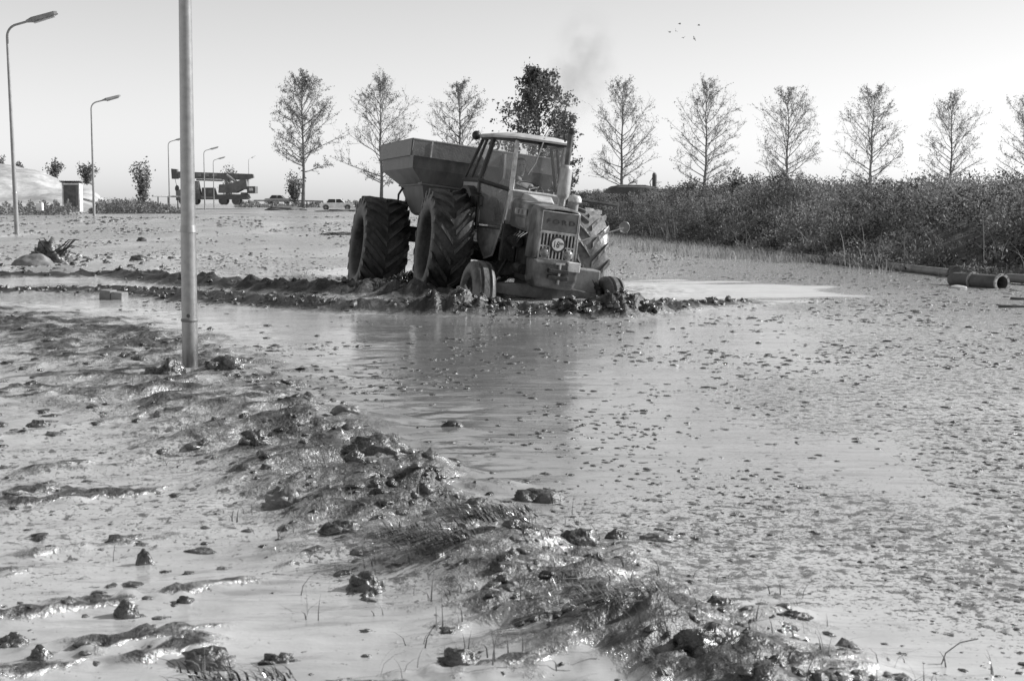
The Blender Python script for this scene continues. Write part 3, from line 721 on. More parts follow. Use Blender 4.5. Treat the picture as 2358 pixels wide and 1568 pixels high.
# ------------------------------------------------------------------ cars
def car(label, base, rz, paint, seed=1):
    root = empty('parked_car', base, (0, 0, rz))
    prof = [(-2.08, .42), (-2.1, .78), (-1.95, .86), (-1.2, .9), (.95, .9), (1.95, .82), (2.1, .72), (2.1, .42), (1.75, .3), (1.6, .62), (1.3, .72), (1.0, .62), (.86, .3), (-.9, .3), (-1.05, .62), (-1.33, .72), (-1.62, .62), (-1.75, .3)]
    body = MB().loft([[Vector((x, yy * k, z)) for x, z in prof] for yy, k in ((-.80, 1), (-.79, 1), (.79, 1), (.80, 1))]).build('body', paint, root, bevel=.04)
    def gh(xs_, w, z): return [Vector((x, s_ * w, z)) for x, s_ in ((xs_[0], -1), (xs_[1], -1), (xs_[1], 1), (xs_[0], 1))]
    MB().loft([gh((-1.3, .98), .74, .88), gh((-.95, .42), .60, 1.34)]).build('cabin_glass', mat('car_glass', .05, .08), root)
    MB().loft([gh((-1.0, .5), .63, 1.335), gh((-.85, .35), .56, 1.40)]).build('roof', paint, root, bevel=.02)
    for sy in (-1, 1):
        for (xa, xb) in ((-1.32, -.98), (-.12, -.12), (.98, .44)):
            MB().tube([(xa, sy * .745, .88), (xb, sy * .615, 1.36)], .035, 6).build('pillar', paint, root)
        for x in (-1.33, 1.3):
            w = MB().lathe([(.16, -.08), (.27, -.09), (.31, -.06), (.31, .06), (.27, .09), (.16, .08)], 20, 'y', (x, sy * .7, .31)).build('wheel', DARK, root, smooth=True)
            MB().lathe([(.01, -.09), (.12, -.09), (.18, -.07), (.18, .07), (.12, .09), (.01, .09)], 16, 'y', (x, sy * .7, .31)).build('hubcap', CR3, w)
        MB().box((2.1, sy * .55, .66), (.03, .3, .14)).build('headlight', LENS, root)
        MB().box((-2.1, sy * .6, .68), (.03, .22, .12)).build('tail_lamp', DARK, root)
    MB().box((2.12, 0, .45), (.08, 1.5, .09)).build('bumper', CR3, root); MB().box((-2.12, 0, .45), (.08, 1.5, .09)).build('bumper', CR3, root)
    tag(root, label, 'car'); return root
p = at(776, 484, 176); car('white sedan parked at the far edge of the flats left of the trailer', p, rd(4), mat('car_white', .8, .3, dirt=.6, amount=.2, scale=1))
p = at(642, 470, 225); car('pale car half hidden behind the far guardrail', p, rd(-3), mat('car_grey', .45, .3, dirt=.35, scale=1))
# guardrails beyond
def guardrail(label, pts, zt):
    root = empty('guardrail', pts[0]); base = Vector(pts[0])
    for a, b in zip(pts, pts[1:]):
        a = Vector(a) - base; b = Vector(b) - base
        MB().tube([a + Vector((0, 0, zt)), b + Vector((0, 0, zt))], .13, 6).build('rail', CR3, root)
        n = max(1, int((b - a).length / 3))
        for i in range(n):
            q = a.lerp(b, (i + .5) / n); MB().box((q.x, q.y + .12, zt / 2 - .2), (.14, .1, zt + .4)).build('post', DARK, root)
    tag(root, label, 'guardrail')
guardrail('guardrail running behind the leftmost poplar towards the white car', [at(585, 474, 212), at(668, 474, 212), at(745, 476, 210)], .75)
guardrail('short guardrail left of the crane truck behind the lamps', [at(352, 474, 190), at(420, 475, 200)], 1.3)
# dark heap of spoil and litter on the far road edge
RX = np.linspace(-92, -16, 60); RV = []
for k_r, x_ in enumerate(RX):
    yc = 190 - .06 * (x_ + 50)
    for dy in (-4, -2, 0, 2, 4):
        RV.append((x_, yc + dy, float(ground_h(np.array([x_]), np.array([yc + dy]))[0]) + .10 - .003 * dy * dy))
RQ = [(i * 5 + j, (i + 1) * 5 + j, (i + 1) * 5 + j + 1, i * 5 + j + 1) for i in range(59) for j in range(4)]
tag(link('road', np_mesh('road', RV, RQ, mat('pale_road', .42, .8, dirt=.3, amount=.4, scale=.4), smooth=True)), kind='structure')

# ------------------------------------------------------------------ low dark tank and stub cylinder on the embankment
p = at(1452, 437, 62); tank = empty('pontoon_tank', (p.x, p.y, p.z - .16))
MB().loft([[Vector((x, sy * wy, z)) for sy, z in ((-1, 0), (-.9, hz * .7), (-.5, hz), (.5, hz), (.9, hz * .7), (1, 0))] for x, wy, hz in ((-1.15, .1, .1), (-.85, .5, .3), (-.4, .6, .38), (.6, .6, .36), (1.1, .4, .26))]).build('hull', CR2, tank, smooth=True)
MB().tube([(-1.1, -.45, .16), (-.6, -.62, .32), (.6, -.62, .32), (1.1, -.42, .24)], .025, 6).build('rail', CR1, tank)
tag(tank, 'low dark rounded tank lying on the embankment right of the tractor', 'tank')
p = at(1507, 428, 62); cyl = empty('stub_cylinder', (p.x, p.y, p.z - .2))
MB().tube([(0, 0, 0), (0, 0, .66)], .1, 16).build('barrel', CR2, cyl, smooth=True); MB().tube([(0, 0, .66), (0, 0, .72), (0, 0, .76)], [.1, .085, .05], 16).build('cap', CR1, cyl, smooth=True)
MB().tube([(-.12, 0, 0), (-.2, 0, .35), (-.08, 0, .55)], .02, 6).build('strut', CR2, cyl)
tag(cyl, 'stubby dark upright cylinder on the embankment crest', 'cylinder')

# ------------------------------------------------------------------ dredge pipeline along the embankment foot
PIPE = mat('pipe_steel', .3, .55, metal=.2, dirt=.2, amount=.45, scale=3, bump=.15); RUST = mat('pipe_dark', .07, .6, dirt=.13, amount=.5, scale=4, bump=.2)
stn = [gp(1560, 567), gp(1640, 572), gp(1830, 596), gp(1905, 606), gp(2035, 619), gp(2195, 638)]
def flange(c, d, r, par, m=None, n=20):
    d = d.normalized(); mb = MB(); mb.tube([c - d * .02, c + d * .02], r, n); return mb.build('flange', m or RUST, par, smooth=True)
pl = empty('dredge_pipe', stn[0]); b0 = stn[0]
PR = .068
for i, (a, b) in enumerate(zip(stn, stn[1:])):
    a = a - b0 + Vector((0, 0, PR * .9)); b = b - b0 + Vector((0, 0, PR * .9)); d = (b - a)
    MB().tube([a, a.lerp(b, .5), b], [PR] * 3, 18).build('pipe_section', PIPE, pl, smooth=True)
    fl = flange(b, d, PR * 1.6, pl)
    MB().tube([b + d.normalized() * .05, b + d.normalized() * .09], PR * 1.6, 18).build('flange', RUST, pl, smooth=True)
    # hose clamp lever lying over the joint
    s_ = d.normalized(); MB().tube([b - s_ * .25 + Vector((0, -.1, .0)), b - s_ * .1 + Vector((0, -.02, PR * 1.5)), b + s_ * .25 + Vector((0, .05, PR * 1.7)), b + s_ * .5 + Vector((0, .1, PR * .8))], .02, 6).build('clamp_lever', RUST, pl, smooth=True)
tag(pl, 'long thin grey dredge pipe with dark couplings along the embankment foot', 'pipe')
a = gp(2192, 655); b = gp(2306, 664); a.z = b.z = .075
big = empty('flanged_pipe', a); d = b - a; R2 = .108; u_ = d.normalized()
mbp = MB(); nseg = 26
side = u_.cross(Vector((0, 0, 1))).normalized()
def ringp(c, r): return [c + (side * cos(2 * pi * k / nseg) + Vector((0, 0, 1)) * sin(2 * pi * k / nseg)) * r for k in range(nseg)]
z_ = Vector((0, 0, 0))
mbp.loft([ringp(z_, R2 * .85), ringp(z_ + d * .05, R2), ringp(d, R2), ringp(d, R2 * .9), ringp(z_ + d * .1, R2 * .9)], cap=False)
mbp.build('pipe', RUST, big, smooth=True)
for t, rr in ((.45, 1.22), (1.0, 1.24)):
    c = d * t; fm = MB().loft([ringp(c - u_ * .014, R2 * .96), ringp(c - u_ * .014, R2 * rr), ringp(c + u_ * .014, R2 * rr), ringp(c + u_ * .014, R2 * .9)], cap=False).build('flange', mat('flange_pale', .42, .6, dirt=.25, scale=9), big, smooth=True)
    for k in range(10):
        an = 2 * pi * k / 10; q = c + (side * cos(an) + Vector((0, 0, 1)) * sin(an)) * R2 * (rr - .1) ; MB().tube([q - u_ * .024, q + u_ * .024], .009, 6).build('bolt', RUST, fm)
MB().tube([d * -.25 + Vector((0, 0, .02)), d * -.1 + Vector((0, 0, .08)), d * .1 + Vector((0, 0, .15)), d * .32 + Vector((0, .05, .155)), d * .5 + Vector((0, .08, .12))], .012, 6).build('chain', RUST, big, smooth=True)
tag(big, 'short wide pipe end with pale bolted flange lying open at the right', 'pipe')
a = gp(2320, 652); b = gp(2520, 668); pl2 = empty('dredge_pipe', a)
MB().tube([Vector((0, 0, .08)), b - a + Vector((0, 0, .08))], PR, 18).build('pipe_section', PIPE, pl2, smooth=True)
tag(pl2, 'grey pipe piece leaving the picture right of the flanged pipe end', 'pipe')
#@@SECTION tractor
# ------------------------------------------------------------------ wheels
RUB = mat('muddy_rubber', .010, .5, dirt=.075, amount=.42, scale=3.5, bump=.35, bscale=25)
RUBF = mat('muddy_front_rubber', .03, .5, dirt=.12, amount=.55, scale=5, bump=.35, bscale=25)
RIM = mat('muddy_rim', .012, .6, dirt=.05, amount=.35, scale=6)
BODY = mat('tractor_paint', .075, .36, dirt=.26, amount=.5, scale=3.2, bump=.12, bscale=30)
BODY2 = mat('tractor_cab_paint', .22, .45, dirt=.34, amount=.4, scale=3.5, bump=.1)
BLACK = mat('tractor_dark', .012, .45, dirt=.04, amount=.45, scale=5, bump=.2)
GREASE = mat('engine_grease', .010, .55, dirt=.05, amount=.35, scale=7, bump=.4)
PALE = mat('pale_enamel', .62, .4, dirt=.3, amount=.38, scale=9, bump=.06)
ROOF = mat('roof_paint', .5, .5, dirt=.32, amount=.4, scale=3, bump=.08)
GLASS = glass_mat('dusty_glass', .075, .22); GLASSM = glass_mat('muddy_glass', .34, .2)
CHROME = mat('worn_steel', .5, .3, metal=.8, dirt=.3, scale=8)

def lug_mesh(R, hw, side, seed=0):
    """one chevron bar: runs from the shoulder in to the middle of the tread"""
    rings = []
    for k, t in enumerate((-.16, 0, .33, .66, 1.0)):
        th = (0.42 * max(t, -.05)); y = side * (hw - (hw - .015) * max(t, 0))
        if t < 0: y = side * (hw + .012); rr = R - .12
        elif t == 0: rr = R - .012
        else: rr = R + .004 * (1 - t)
        base = R - .06 if t >= 0 else R - .15
        wb = .052; wt = .034
        def P(r, a, yy): return Vector((r * sin(a), yy, r * cos(a)))
        a0 = th
        rings.append([P(base, a0 - wb / R, y), P(rr, a0 - wt / R, y), P(rr, a0 + wt / R, y), P(base, a0 + wb / R, y)])
    return MB().loft(rings).mesh('tread_lug')
def big_wheel(name, parent, pos, R, w, nl=20, spin=0.0, m=None, rimr=.45, outer=-1):
    hw = w / 2; m = m or RUB
    prof = [(rimr, -hw * .60), (rimr + .015, -hw * .86), (rimr + .05, -hw * .97), (R * .74, -hw * 1.02), (R * .87, -hw * 1.0), (R - .075, -hw * .93), (R - .045, -hw * .7), (R - .035, 0),
            (R - .045, hw * .7), (R - .075, hw * .93), (R * .87, hw * 1.0), (R * .74, hw * 1.02), (rimr + .05, hw * .97), (rimr + .015, hw * .86), (rimr, hw * .60), (rimr - .02, 0)]
    wh = MB().lathe(prof, 64, 'y', closed_prof=True).build(name, m, parent, smooth=True)
    wh.location = pos; wh.rotation_euler = (0, spin, 0)
    for side in (-1, 1):
        me = lug_mesh(R, hw * .99, side); me.materials.append(m)
        for k in range(nl):
            o = link('tread_lug', me, wh); o.rotation_euler = (0, 2 * pi * (k + (0.5 if side > 0 else 0)) / nl, 0)
    s = outer
    MB().lathe([(rimr + .004, s * hw * .66), (rimr + .01, s * hw * .62), (rimr - .004, s * hw * .6), (rimr - .02, s * hw * .4), (rimr - .06, s * hw * .1), (rimr - .14, s * hw * .02), (.15, s * hw * .08), (.12, s * hw * .3), (.001, s * hw * .32)], 40, 'y').build('rim', RIM, wh, smooth=True)
    MB().lathe([(rimr, -s * hw * .72), (rimr - .02, -s * hw * .4), (rimr - .05, -s * hw * .05), (.16, -s * hw * .05), (.001, -s * hw * .05)], 40, 'y').build('inner_rim', RIM, wh, smooth=True)
    for k in range(8):
        a = 2 * pi * k / 8; MB().tube([(.22 * sin(a), s * hw * .0, .22 * cos(a)), (.22 * sin(a), s * (hw * .0 + .05), .22 * cos(a))], .018, 6).build('wheel_nut', CHROME, wh)
    return wh
def front_wheel(parent, pos, R, w, steer, outer):
    hw = w / 2
    prof = [(R * .5, -hw * .7), (R * .62, -hw * 1.0), (R * .85, -hw * .98), (R * .955, -hw * .78), (R * .985, -hw * .55), (R * .93, -hw * .45), (R * .93, -hw * .33), (R * 1.0, -hw * .22),
            (R * 1.0, hw * .22), (R * .93, hw * .33), (R * .93, hw * .45), (R * .985, hw * .55), (R * .955, hw * .78), (R * .85, hw * .98), (R * .62, hw * 1.0), (R * .5, hw * .7)]
    wh = MB().lathe(prof, 48, 'y', closed_prof=True).build('front_wheel', RUBF, parent, smooth=True)
    wh.location = pos; wh.rotation_euler = (0, .3, steer)
    s = outer
    MB().lathe([(R * .5, s * hw * .7), (R * .55, s * hw * .78), (R * .42, s * hw * .35), (R * .2, s * hw * .3), (R * .17, s * hw * .7), (.001, s * hw * .75)], 28, 'y').build('rim', RIM, wh, smooth=True)
    MB().lathe([(R * .5, -s * hw * .7), (R * .42, -s * hw * .2), (.001, -s * hw * .2)], 28, 'y').build('inner_rim', RIM, wh, smooth=True)
    return wh
def pose(o, loc, yaw, pitch, roll):
    """local axes: x forward, y left, z up; yaw turns the front from 'towards the camera' to the right"""
    c, s = cos(rd(yaw)), sin(rd(yaw))
    M = Matrix(((s, c, 0), (-c, s, 0), (0, 0, 1))) @ Matrix.Rotation(rd(pitch), 3, 'Y') @ Matrix.Rotation(rd(roll), 3, 'X')
    o.matrix_world = Matrix.Translation(loc) @ M.to_4x4(); return o

# ------------------------------------------------------------------ tractor
TRACTOR_POSE = ((-.14, 20.15, -.32), 13.0, 2.0, -7.2)
T = empty('tractor', (0, 0, 0)); pose(T, *TRACTOR_POSE)
tag(T, 'mud-caked old farm tractor with glass cab ploughing through the mud', 'tractor')
for sy in (-1, 1):
    big_wheel('rear_wheel', T, (0, sy * .965, .80), .80, .56, 18, .1 + .13 * sy, m=RUB if sy < 0 else mat('sunlit_caked_rubber', .06, .35, dirt=.2, amount=.55, scale=4, bump=.35, bscale=25), outer=sy)  # far tyre: mud-caked, its colour also lightened to paint the sunlit look
    front_wheel(T, (2.25, sy * .86 - .02, .36), .42, .28 if sy < 0 else .25, rd(4), sy)
# transmission, engine, axles
MB().loft([[Vector((x, y, z)) for y, z in ((-w, z0), (-w, z1), (w, z1), (w, z0))] for x, w, z0, z1 in ((-.45, .28, .5, 1.0), (.35, .26, .5, 1.05), (.9, .22, .55, 1.1), (1.15, .19, .6, 1.15))]).build('transmission', GREASE, T, bevel=.03)
MB().tube([(0, -.95, .80), (0, .95, .80)], .13, 16).build('rear_axle', GREASE, T, smooth=True)
eng = MB().box((1.6, 0, .86), (1.0, .34, .62)).build('engine_block', GREASE, T, bevel=.02)
MB().box((1.6, 0, 1.24), (.95, .24, .16)).build('cylinder_head', GREASE, eng, bevel=.02)
for k in range(4): MB().tube([(1.25 + k * .2, -.12, 1.24), (1.25 + k * .2, -.24, 1.22)], .04, 10).build('manifold_port', GREASE, eng, smooth=True)
MB().tube([(1.2, -.27, 1.05), (1.5, -.27, 1.05)], .075, 14).build('fuel_filter', BLACK, eng, smooth=True)
MB().tube([(1.62, -.26, .72), (1.95, -.26, .72)], .07, 14).build('starter_motor', GREASE, eng, smooth=True)
for k in range(4): MB().tube([(1.3 + .17 * k, -.19, 1.22), (1.35 + .12 * k, -.29, 1.12), (1.3, -.27, .95)], .009, 5).build('fuel_line', CHROME, eng)
MB().box((1.55, 0, .50), (.95, .30, .14)).build('sump', GREASE, T, bevel=.03)
MB().box((1.1, -.30, 1.0), (.1, .2, .5)).build('battery_box', GREASE, T, bevel=.01)
# front support casting with weights and tow pin
fs = MB().loft([[Vector((x, y, z)) for y, z in ((-w * .85, z0), (-w, z0 + .08), (-w, z1), (w, z1), (w, z0 + .08), (w * .85, z0))] for x, w, z0, z1 in ((1.9, .22, .56, .88), (2.2, .27, .52, .90), (2.55, .29, .56, .90), (2.6, .27, .60, .88))]).build('front_support', mat('support_paint', .05, .45, dirt=.14, amount=.45, scale=5), T, bevel=.02)
MB().box((2.56, .22, .85), (.12, .16, .12)).build('bracket', PALE, fs, bevel=.01)
MB().box((2.63, .02, .78), (.08, .26, .05)).build('tow_jaw', BLACK, fs, bevel=.01); MB().box((2.63, .02, .70), (.08, .26, .05)).build('tow_jaw', BLACK, fs, bevel=.01)
MB().tube([(2.645, .03, .62), (2.645, .03, .88)], .018, 8).build('tow_pin', CHROME, fs); MB().tube([(2.645, -.03, .87), (2.645, .09, .875)], .014, 6).build('pin_handle', CHROME, fs)
# front axle: pivoting beam, spindles, arms
ax = MB().loft([[Vector((2.25 + dx, y, z + dz)) for dx, dz in ((-.08, -h), (.08, -h), (.08, h), (-.08, h))] for y, z, h in ((-.78, .47, .055), (-.5, .475, .075), (0, .49, .10), (.5, .475, .075), (.78, .47, .055))]).build('front_axle', mat('axle_paint', .04, .45, dirt=.12, amount=.5, scale=5), T, bevel=.01)
for sy in (-1, 1):
    MB().tube([(2.25, sy * .70, .32), (2.25, sy * .70, .60)], .045, 10).build('king_pin', BLACK, ax, smooth=True)
    MB().tube([(2.25, sy * .70, .36), (2.25, sy * .86, .36)], .04, 10).build('spindle', BLACK, ax, smooth=True)
    MB().tube([(2.2, sy * .68, .50), (1.0, sy * .25, .52)], .035, 8).build('radius_rod', BLACK, T, smooth=True)
    MB().tube([(2.3, sy * .70, .60), (2.12, sy * .62, .62), (1.3, sy * .34, .78)], .022, 8).build('drag_link', BLACK, T, smooth=True)
MB().box((2.05, .52, .66), (.30, .36, .34)).build('side_weight', mat('weight_paint', .16, .5, dirt=.25, amount=.4, scale=6), T, bevel=.02)
MB().tube([(2.15, .50, .82), (2.2, .72, .58)], .028, 8).build('steering_arm', BLACK, T, smooth=True)

# hood
HW = .262
def hood_sec(x, w, zt, zb, tumble=.02):
    r = .06
    pts = [(-w - tumble, zb), (-w, zt - r * 1.2)]
    for k in range(5):
        a = pi - k / 4 * pi / 2; pts.append((-w + r + r * cos(a), zt - r + r * sin(a)))
    pts += [(-w * .3, zt + .012), (w * .3, zt + .012)]
    for k in range(5):
        a = pi / 2 - k / 4 * pi / 2; pts.append((w - r + r * cos(a), zt - r + r * sin(a)))
    pts += [(w, zt - r * 1.2), (w + tumble, zb)]
    return [Vector((x, y, z)) for y, z in pts]
hood = MB().loft([hood_sec(1.05, HW + .03, 1.60, 1.24), hood_sec(1.5, HW + .015, 1.585, 1.22), hood_sec(2.06, HW, 1.56, 1.20)], cap=False, closed=False).build('hood', BODY, T, smooth=True)
nose = MB().loft([hood_sec(2.04, HW + .004, 1.565, .90, .02), hood_sec(2.3, HW + .003, 1.553, .90, .018), hood_sec(2.47, HW, 1.54, .90, .015), hood_sec(2.50, HW - .018, 1.525, .915, .01)], cap=False, closed=False).build('nose_cowl', BODY, T, smooth=True)
for o_ in (hood, nose):
    md = o_.modifiers.new('shell', 'SOLIDIFY'); md.thickness = .012
MB().loft([[Vector((x, y, z)) for y, z in ((-w, z0), (-w * .8, z0 + h), (w * .8, z0 + h), (w, z0))] for x, w, z0, h in ((1.0, .2, 1.59, .09), (1.3, .2, 1.59, .085), (1.62, .13, 1.585, .03))]).build('fuel_cap_cowl', ROOF, hood, bevel=.015)
bp_ = MB().box((1.55, -.290, 1.44), (.62, .012, .085)).build('side_badge', mat('badge_plate', .34, .35, dirt=.2, amount=.3, scale=8), hood, bevel=.003)
for x, c in ((1.28, PALE), (1.46, BODY), (1.66, BODY), (1.82, PALE)): MB().box((x, -.298, 1.44), (.055, .008, .055)).build('badge_square', c, bp_)
MB().box((1.55, -.285, 1.30), (.60, .02, .13)).build('side_louvre', BODY, hood, bevel=.01)
# front panel with lettering
MB().box((2.475, 0, 1.375), (.02, .45, .235)).build('front_panel', mat('front_panel_paint', .11, .4, dirt=.2, amount=.35, scale=5), nose, bevel=.004)
for (c, s_) in (((2.492, 0, 1.500), (.018, .47, .012)), ((2.492, 0, 1.250), (.018, .47, .016)), ((2.492, -.232, 1.375), (.018, .010, .25)), ((2.492, .232, 1.375), (.018, .010, .25))):
    MB().box(c, s_).build('panel_trim', PALE, nose)
LET = mat('letter_paint', .035, .5, dirt=.07)
for ch_, y in (('F', -.15), ('O', -.05), ('R', .055), ('D', .155)):
    me = text_mesh(ch_, .098, .006, 'letter'); me.materials.append(LET); o = link('letter', me, nose)
    o.matrix_local = Matrix.Translation((2.491, y, 1.375)) @ Matrix(((0, 0, 1), (1, 0, 0), (0, 1, 0))).to_4x4() @ Matrix.Diagonal((1.15, .85, 1, 1))
# grille
gr = MB().box((2.462, 0, 1.075), (.012, .47, .31)).build('grille', BLACK, nose)
for k in range(11):
    y = -.225 + .045 * k; MB().box((2.482, y, 1.075), (.02, .0165 if k % 10 else .024, .335)).build('grille_bar', PALE, gr)
for z in (.912, 1.07, 1.236): MB().box((2.480, 0, z), (.02, .475, .02)).build('grille_rail', PALE, gr)
for y, z in ((-.152, .985), (.152, .985)):
    hl = MB().lathe([(.001, -.02), (.058, -.02), (.062, .02), (.052, .026)], 28, 'x', (2.49, y, z)).build('headlight', BODY2, nose, smooth=True)
    MB().lathe([(.052, .024), (.048, .034), (.03, .044), (.001, .048)], 24, 'x', (2.49, y, z)).build('lens', mat('headlight_glass', .22, .15, dirt=.12, amount=.5, scale=18, spec=.8), hl, smooth=True)
# speed sign
sg = MB().lathe([(.001, 0), (.102, 0), (.102, .012), (.078, .012)], 36, 'x', (2.515, .0, 1.105)).build('speed_sign', mat('sign_rim', .05, .5), T, smooth=True)
MB().lathe([(.078, .0125), (.001, .0127)], 36, 'x', (2.515, .0, 1.105)).build('sign_face', mat('sign_white', .78, .5, dirt=.6, amount=.25, scale=20, bump=0), sg)
SGB = mat('sign_black', .015, .5, bump=0)
for tx, y, z, sz, of in (('16', -.023, 1.10, .105, .0012), ('km.', .045, 1.122, .048, .0012)):
    me = text_mesh(tx, sz, .001, 'sign_text', of); me.materials.append(SGB); o = link('numerals' if tx == '16' else 'unit_letters', me, sg)
    o.matrix_local = Matrix.Translation((2.5293, y, z)) @ Matrix(((0, 0, 1), (1, 0, 0), (0, 1, 0))).to_4x4() @ Matrix.Diagonal((.82 if tx == '16' else .9, 1.1, 1, 1))
# exhaust, air intake
ex = MB().lathe([(.001, 1.58), (.04, 1.58), (.042, 1.66), (.078, 1.70), (.082, 1.74), (.078, 2.05), (.07, 2.09), (.045, 2.11), (.001, 2.11)], 24, 'z', (1.75, .19, 0)).build('exhaust', mat('exhaust_steel', .42, .4, metal=.3, dirt=.2, amount=.4, scale=6, stretch=(1, 1, .4)), T, smooth=True)
MB().tube([(1.75, .19, 2.1), (1.75, .185, 2.47), (1.75, .19, 2.53), (1.78, .195, 2.55)], [.036, .036, .040, .04], 14).build('stack_pipe', mat('stack_rust', .16, .5, metal=.2, dirt=.07, amount=.5, scale=6), ex, smooth=True)
MB().sphere((1.77, .192, 2.545), .048, 14, 10).build('stack_cap', BLACK, ex, smooth=True)
MB().tube([(1.72, .13, 2.40), (1.70, .11, 2.50), (1.73, .12, 2.55)], .012, 6).build('cap_lever', BLACK, ex)
ai = MB().tube([(1.95, .30, 1.54), (1.95, .30, 1.66)], .055, 16).build('air_intake', mat('intake_paint', .2, .5, dirt=.3), T, smooth=True)
MB().lathe([(.06, 1.645), (.088, 1.655), (.085, 1.70), (.06, 1.735), (.001, 1.742)], 20, 'z', (1.95, .30, 0)).build('intake_cap', PALE, ai, smooth=True)
# cab
CAB_Y = .09
def cabpt(x, y, z): return Vector((x, y, z))
Af, Bf, Cf = (1.02, .33, 1.70), (.35, .63, 1.78), (-.50, .68, 1.77)
At, Bt, Ct = (1.00, .33, 2.365), (.35, .50, 2.395), (-.38, .50, 2.385)
def mir(p, s): return Vector((p[0], p[1] * s, p[2]))
for s in (-1, 1):
    A0 = Vector((1.03, s * .335, 1.60)); 
    MB().tube([mir((1.03, .335, 1.30), s), mir(Af, s), mir(At, s)], [.034, .034, .03], 6).build('pillar', PALE if s < 0 else BODY2, T)
    MB().tube([mir((.37, .60, 1.10), s), mir(Bf, s), mir(Bt, s)], .033, 6).build('pillar', BLACK, T)
    MB().tube([mir((-.15, .655, 1.775), s), mir((-.08, .505, 2.385), s)], .022, 6).build('pillar', BLACK, T)
    MB().tube([mir(Cf, s), mir(Ct, s)], .026, 6).build('pillar', BLACK, T)
    MB().tube([mir(Af, s), mir(Bf, s), mir(Cf, s)], .034, 6).build('waist_rail', BLACK, T)
    MB().tube([mir(At, s), mir(Bt, s), mir(Ct, s)], .034, 6).build('roof_rail', BLACK, T)
    def pane(name, pts, m, th=.008):
        pts = [Vector(p) for p in pts]; n = (pts[1] - pts[0]).cross(pts[2] - pts[0]).normalized() * th
        return MB().prism(pts, n).build(name, m, T)
    pane('door_window', [mir(Af, s), mir(Bf, s), mir(Bt, s), mir(At, s)], GLASS)
    pane('side_window', [mir(Bf, s), mir((-.15, .655, 1.775), s), mir((-.08, .505, 2.385), s), mir(Bt, s)], GLASS)
    pane('quarter_window', [mir((-.15, .655, 1.775), s), mir(Cf, s), mir(Ct, s), mir((-.08, .505, 2.385), s)], GLASS)
    dl = pane('door_lower_window', [mir((1.02, .333, 1.69), s), mir((.37, .625, 1.76), s), mir((.40, .585, 1.15), s), mir((.92, .375, 1.16), s)], GLASSM)
    pane('door_panel', [mir((.92, .375, 1.155), s), mir((.40, .585, 1.145), s), mir((.42, .58, .98), s), mir((.62, .49, .74), s), mir((.78, .42, .80), s)], BODY, .014)
    MB().tube([mir((.92, .378, 1.16), s), mir((.40, .588, 1.15), s)], .014, 6).build('door_rail', BLACK, T)
    MB().tube([mir((1.0, .345, 1.62), s), mir((.92, .38, 1.16), s), mir((.78, .425, .80), s), mir((.62, .495, .74), s)], .014, 6).build('door_edge', BODY2, T)
    MB().box(mir((.46, .60, 1.50), s), (.05, .05, .14)).build('door_latch', BLACK, T, bevel=.01)
    # sheet below the rear side windows, then fender
    pane('rear_side_panel', [mir((.37, .62, 1.76), s), mir((-.50, .675, 1.75), s), mir((-.50, .66, 1.45), s), mir((.37, .60, 1.40), s)], BODY2, .014)
    fpts = []
    fr_ = []
    for k in range(9):
        a = rd(-70 + k * 12.5); R_ = .90
        fr_.append((R_ * sin(a), R_ * cos(a) + .80))
    inner, outer_ = .60, .75
    mbf = MB().loft([[mir((x, inner, z), s), mir((x, outer_, z - .005), s), mir((x, outer_ + .02, z - .05), s), mir((x, outer_, z - .02), s), mir((x, inner, z - .02), s)] for x, z in fr_])
    mbf.build('fender', BLACK, T, smooth=False)
MB().prism([mir((1.02, .33, 1.69), -1), mir((1.02, .33, 1.69), 1), mir((1.00, .33, 2.36), 1), mir((1.00, .33, 2.36), -1)], (.008, 0, 0)).build('windshield', GLASS, T)
MB().tube([(1.03, -.34, 1.70), (1.03, .34, 1.70)], .022, 6).build('windshield_rail', PALE, T)
MB().tube([(1.01, -.34, 2.365), (1.01, .34, 2.365)], .02, 6).build('windshield_header', BLACK, T)
MB().box((1.035, 0, 1.655), (.02, .66, .07)).build('scuttle', BODY2, T, bevel=.006)
MB().prism([(1.03, -.34, 1.62), (1.03, .34, 1.62), (1.05, .36, 1.30), (1.05, -.36, 1.30)], (.015, 0, 0)).build('bulkhead', BODY2, T)
MB().prism([(-.50, -.66, 1.78), (-.50, .66, 1.78), (-.38, .50, 2.38), (-.38, -.50, 2.38)], (-.008, 0, 0)).build('rear_window', GLASS, T)
MB().box((-.5, 0, 1.6), (.02, 1.3, .34)).build('rear_panel', BODY2, T)
MB().box((.25, 0, 1.02), (1.4, .8, .04)).build('cab_floor', BLACK, T)
# roof: crowned sheet following the faceted plan
plan = [(1.10, -.36), (1.10, .36), (.42, .56), (-.42, .56), (-.46, 0), (-.42, -.56), (.42, -.56)]
def roofring(k, z, dx=0): return [Vector((.3 + (x - .3) * k + dx, y * k, z)) for x, y in plan]
rf = MB().loft([roofring(1.0, 2.385), roofring(1.015, 2.41), roofring(.95, 2.44), roofring(.62, 2.475), roofring(.25, 2.485)]).build('cab_roof', ROOF, T, smooth=True)
MB().tube([(.62, -.30, 2.468), (.0, -.36, 2.465), (-.2, -.1, 2.487)], .008, 5).build('roof_seam', BLACK, rf)
MB().box((.05, .05, 2.487), (.5, .4, .02)).build('roof_hatch', ROOF, rf, bevel=.01)
MB().tube([(1.075, .02, 2.44), (1.045, -.05, 2.1), (1.035, -.135, 1.93)], [.010, .005, .004], 6).build('wiper', PALE, T)
MB().box((1.03, .02, 2.335), (.06, .1, .06)).build('wiper_motor', BLACK, T, bevel=.01)
wl = MB().sphere((-.44, -.60, 2.41), .066, 16, 12).build('work_lamp', BLACK, T, smooth=True)
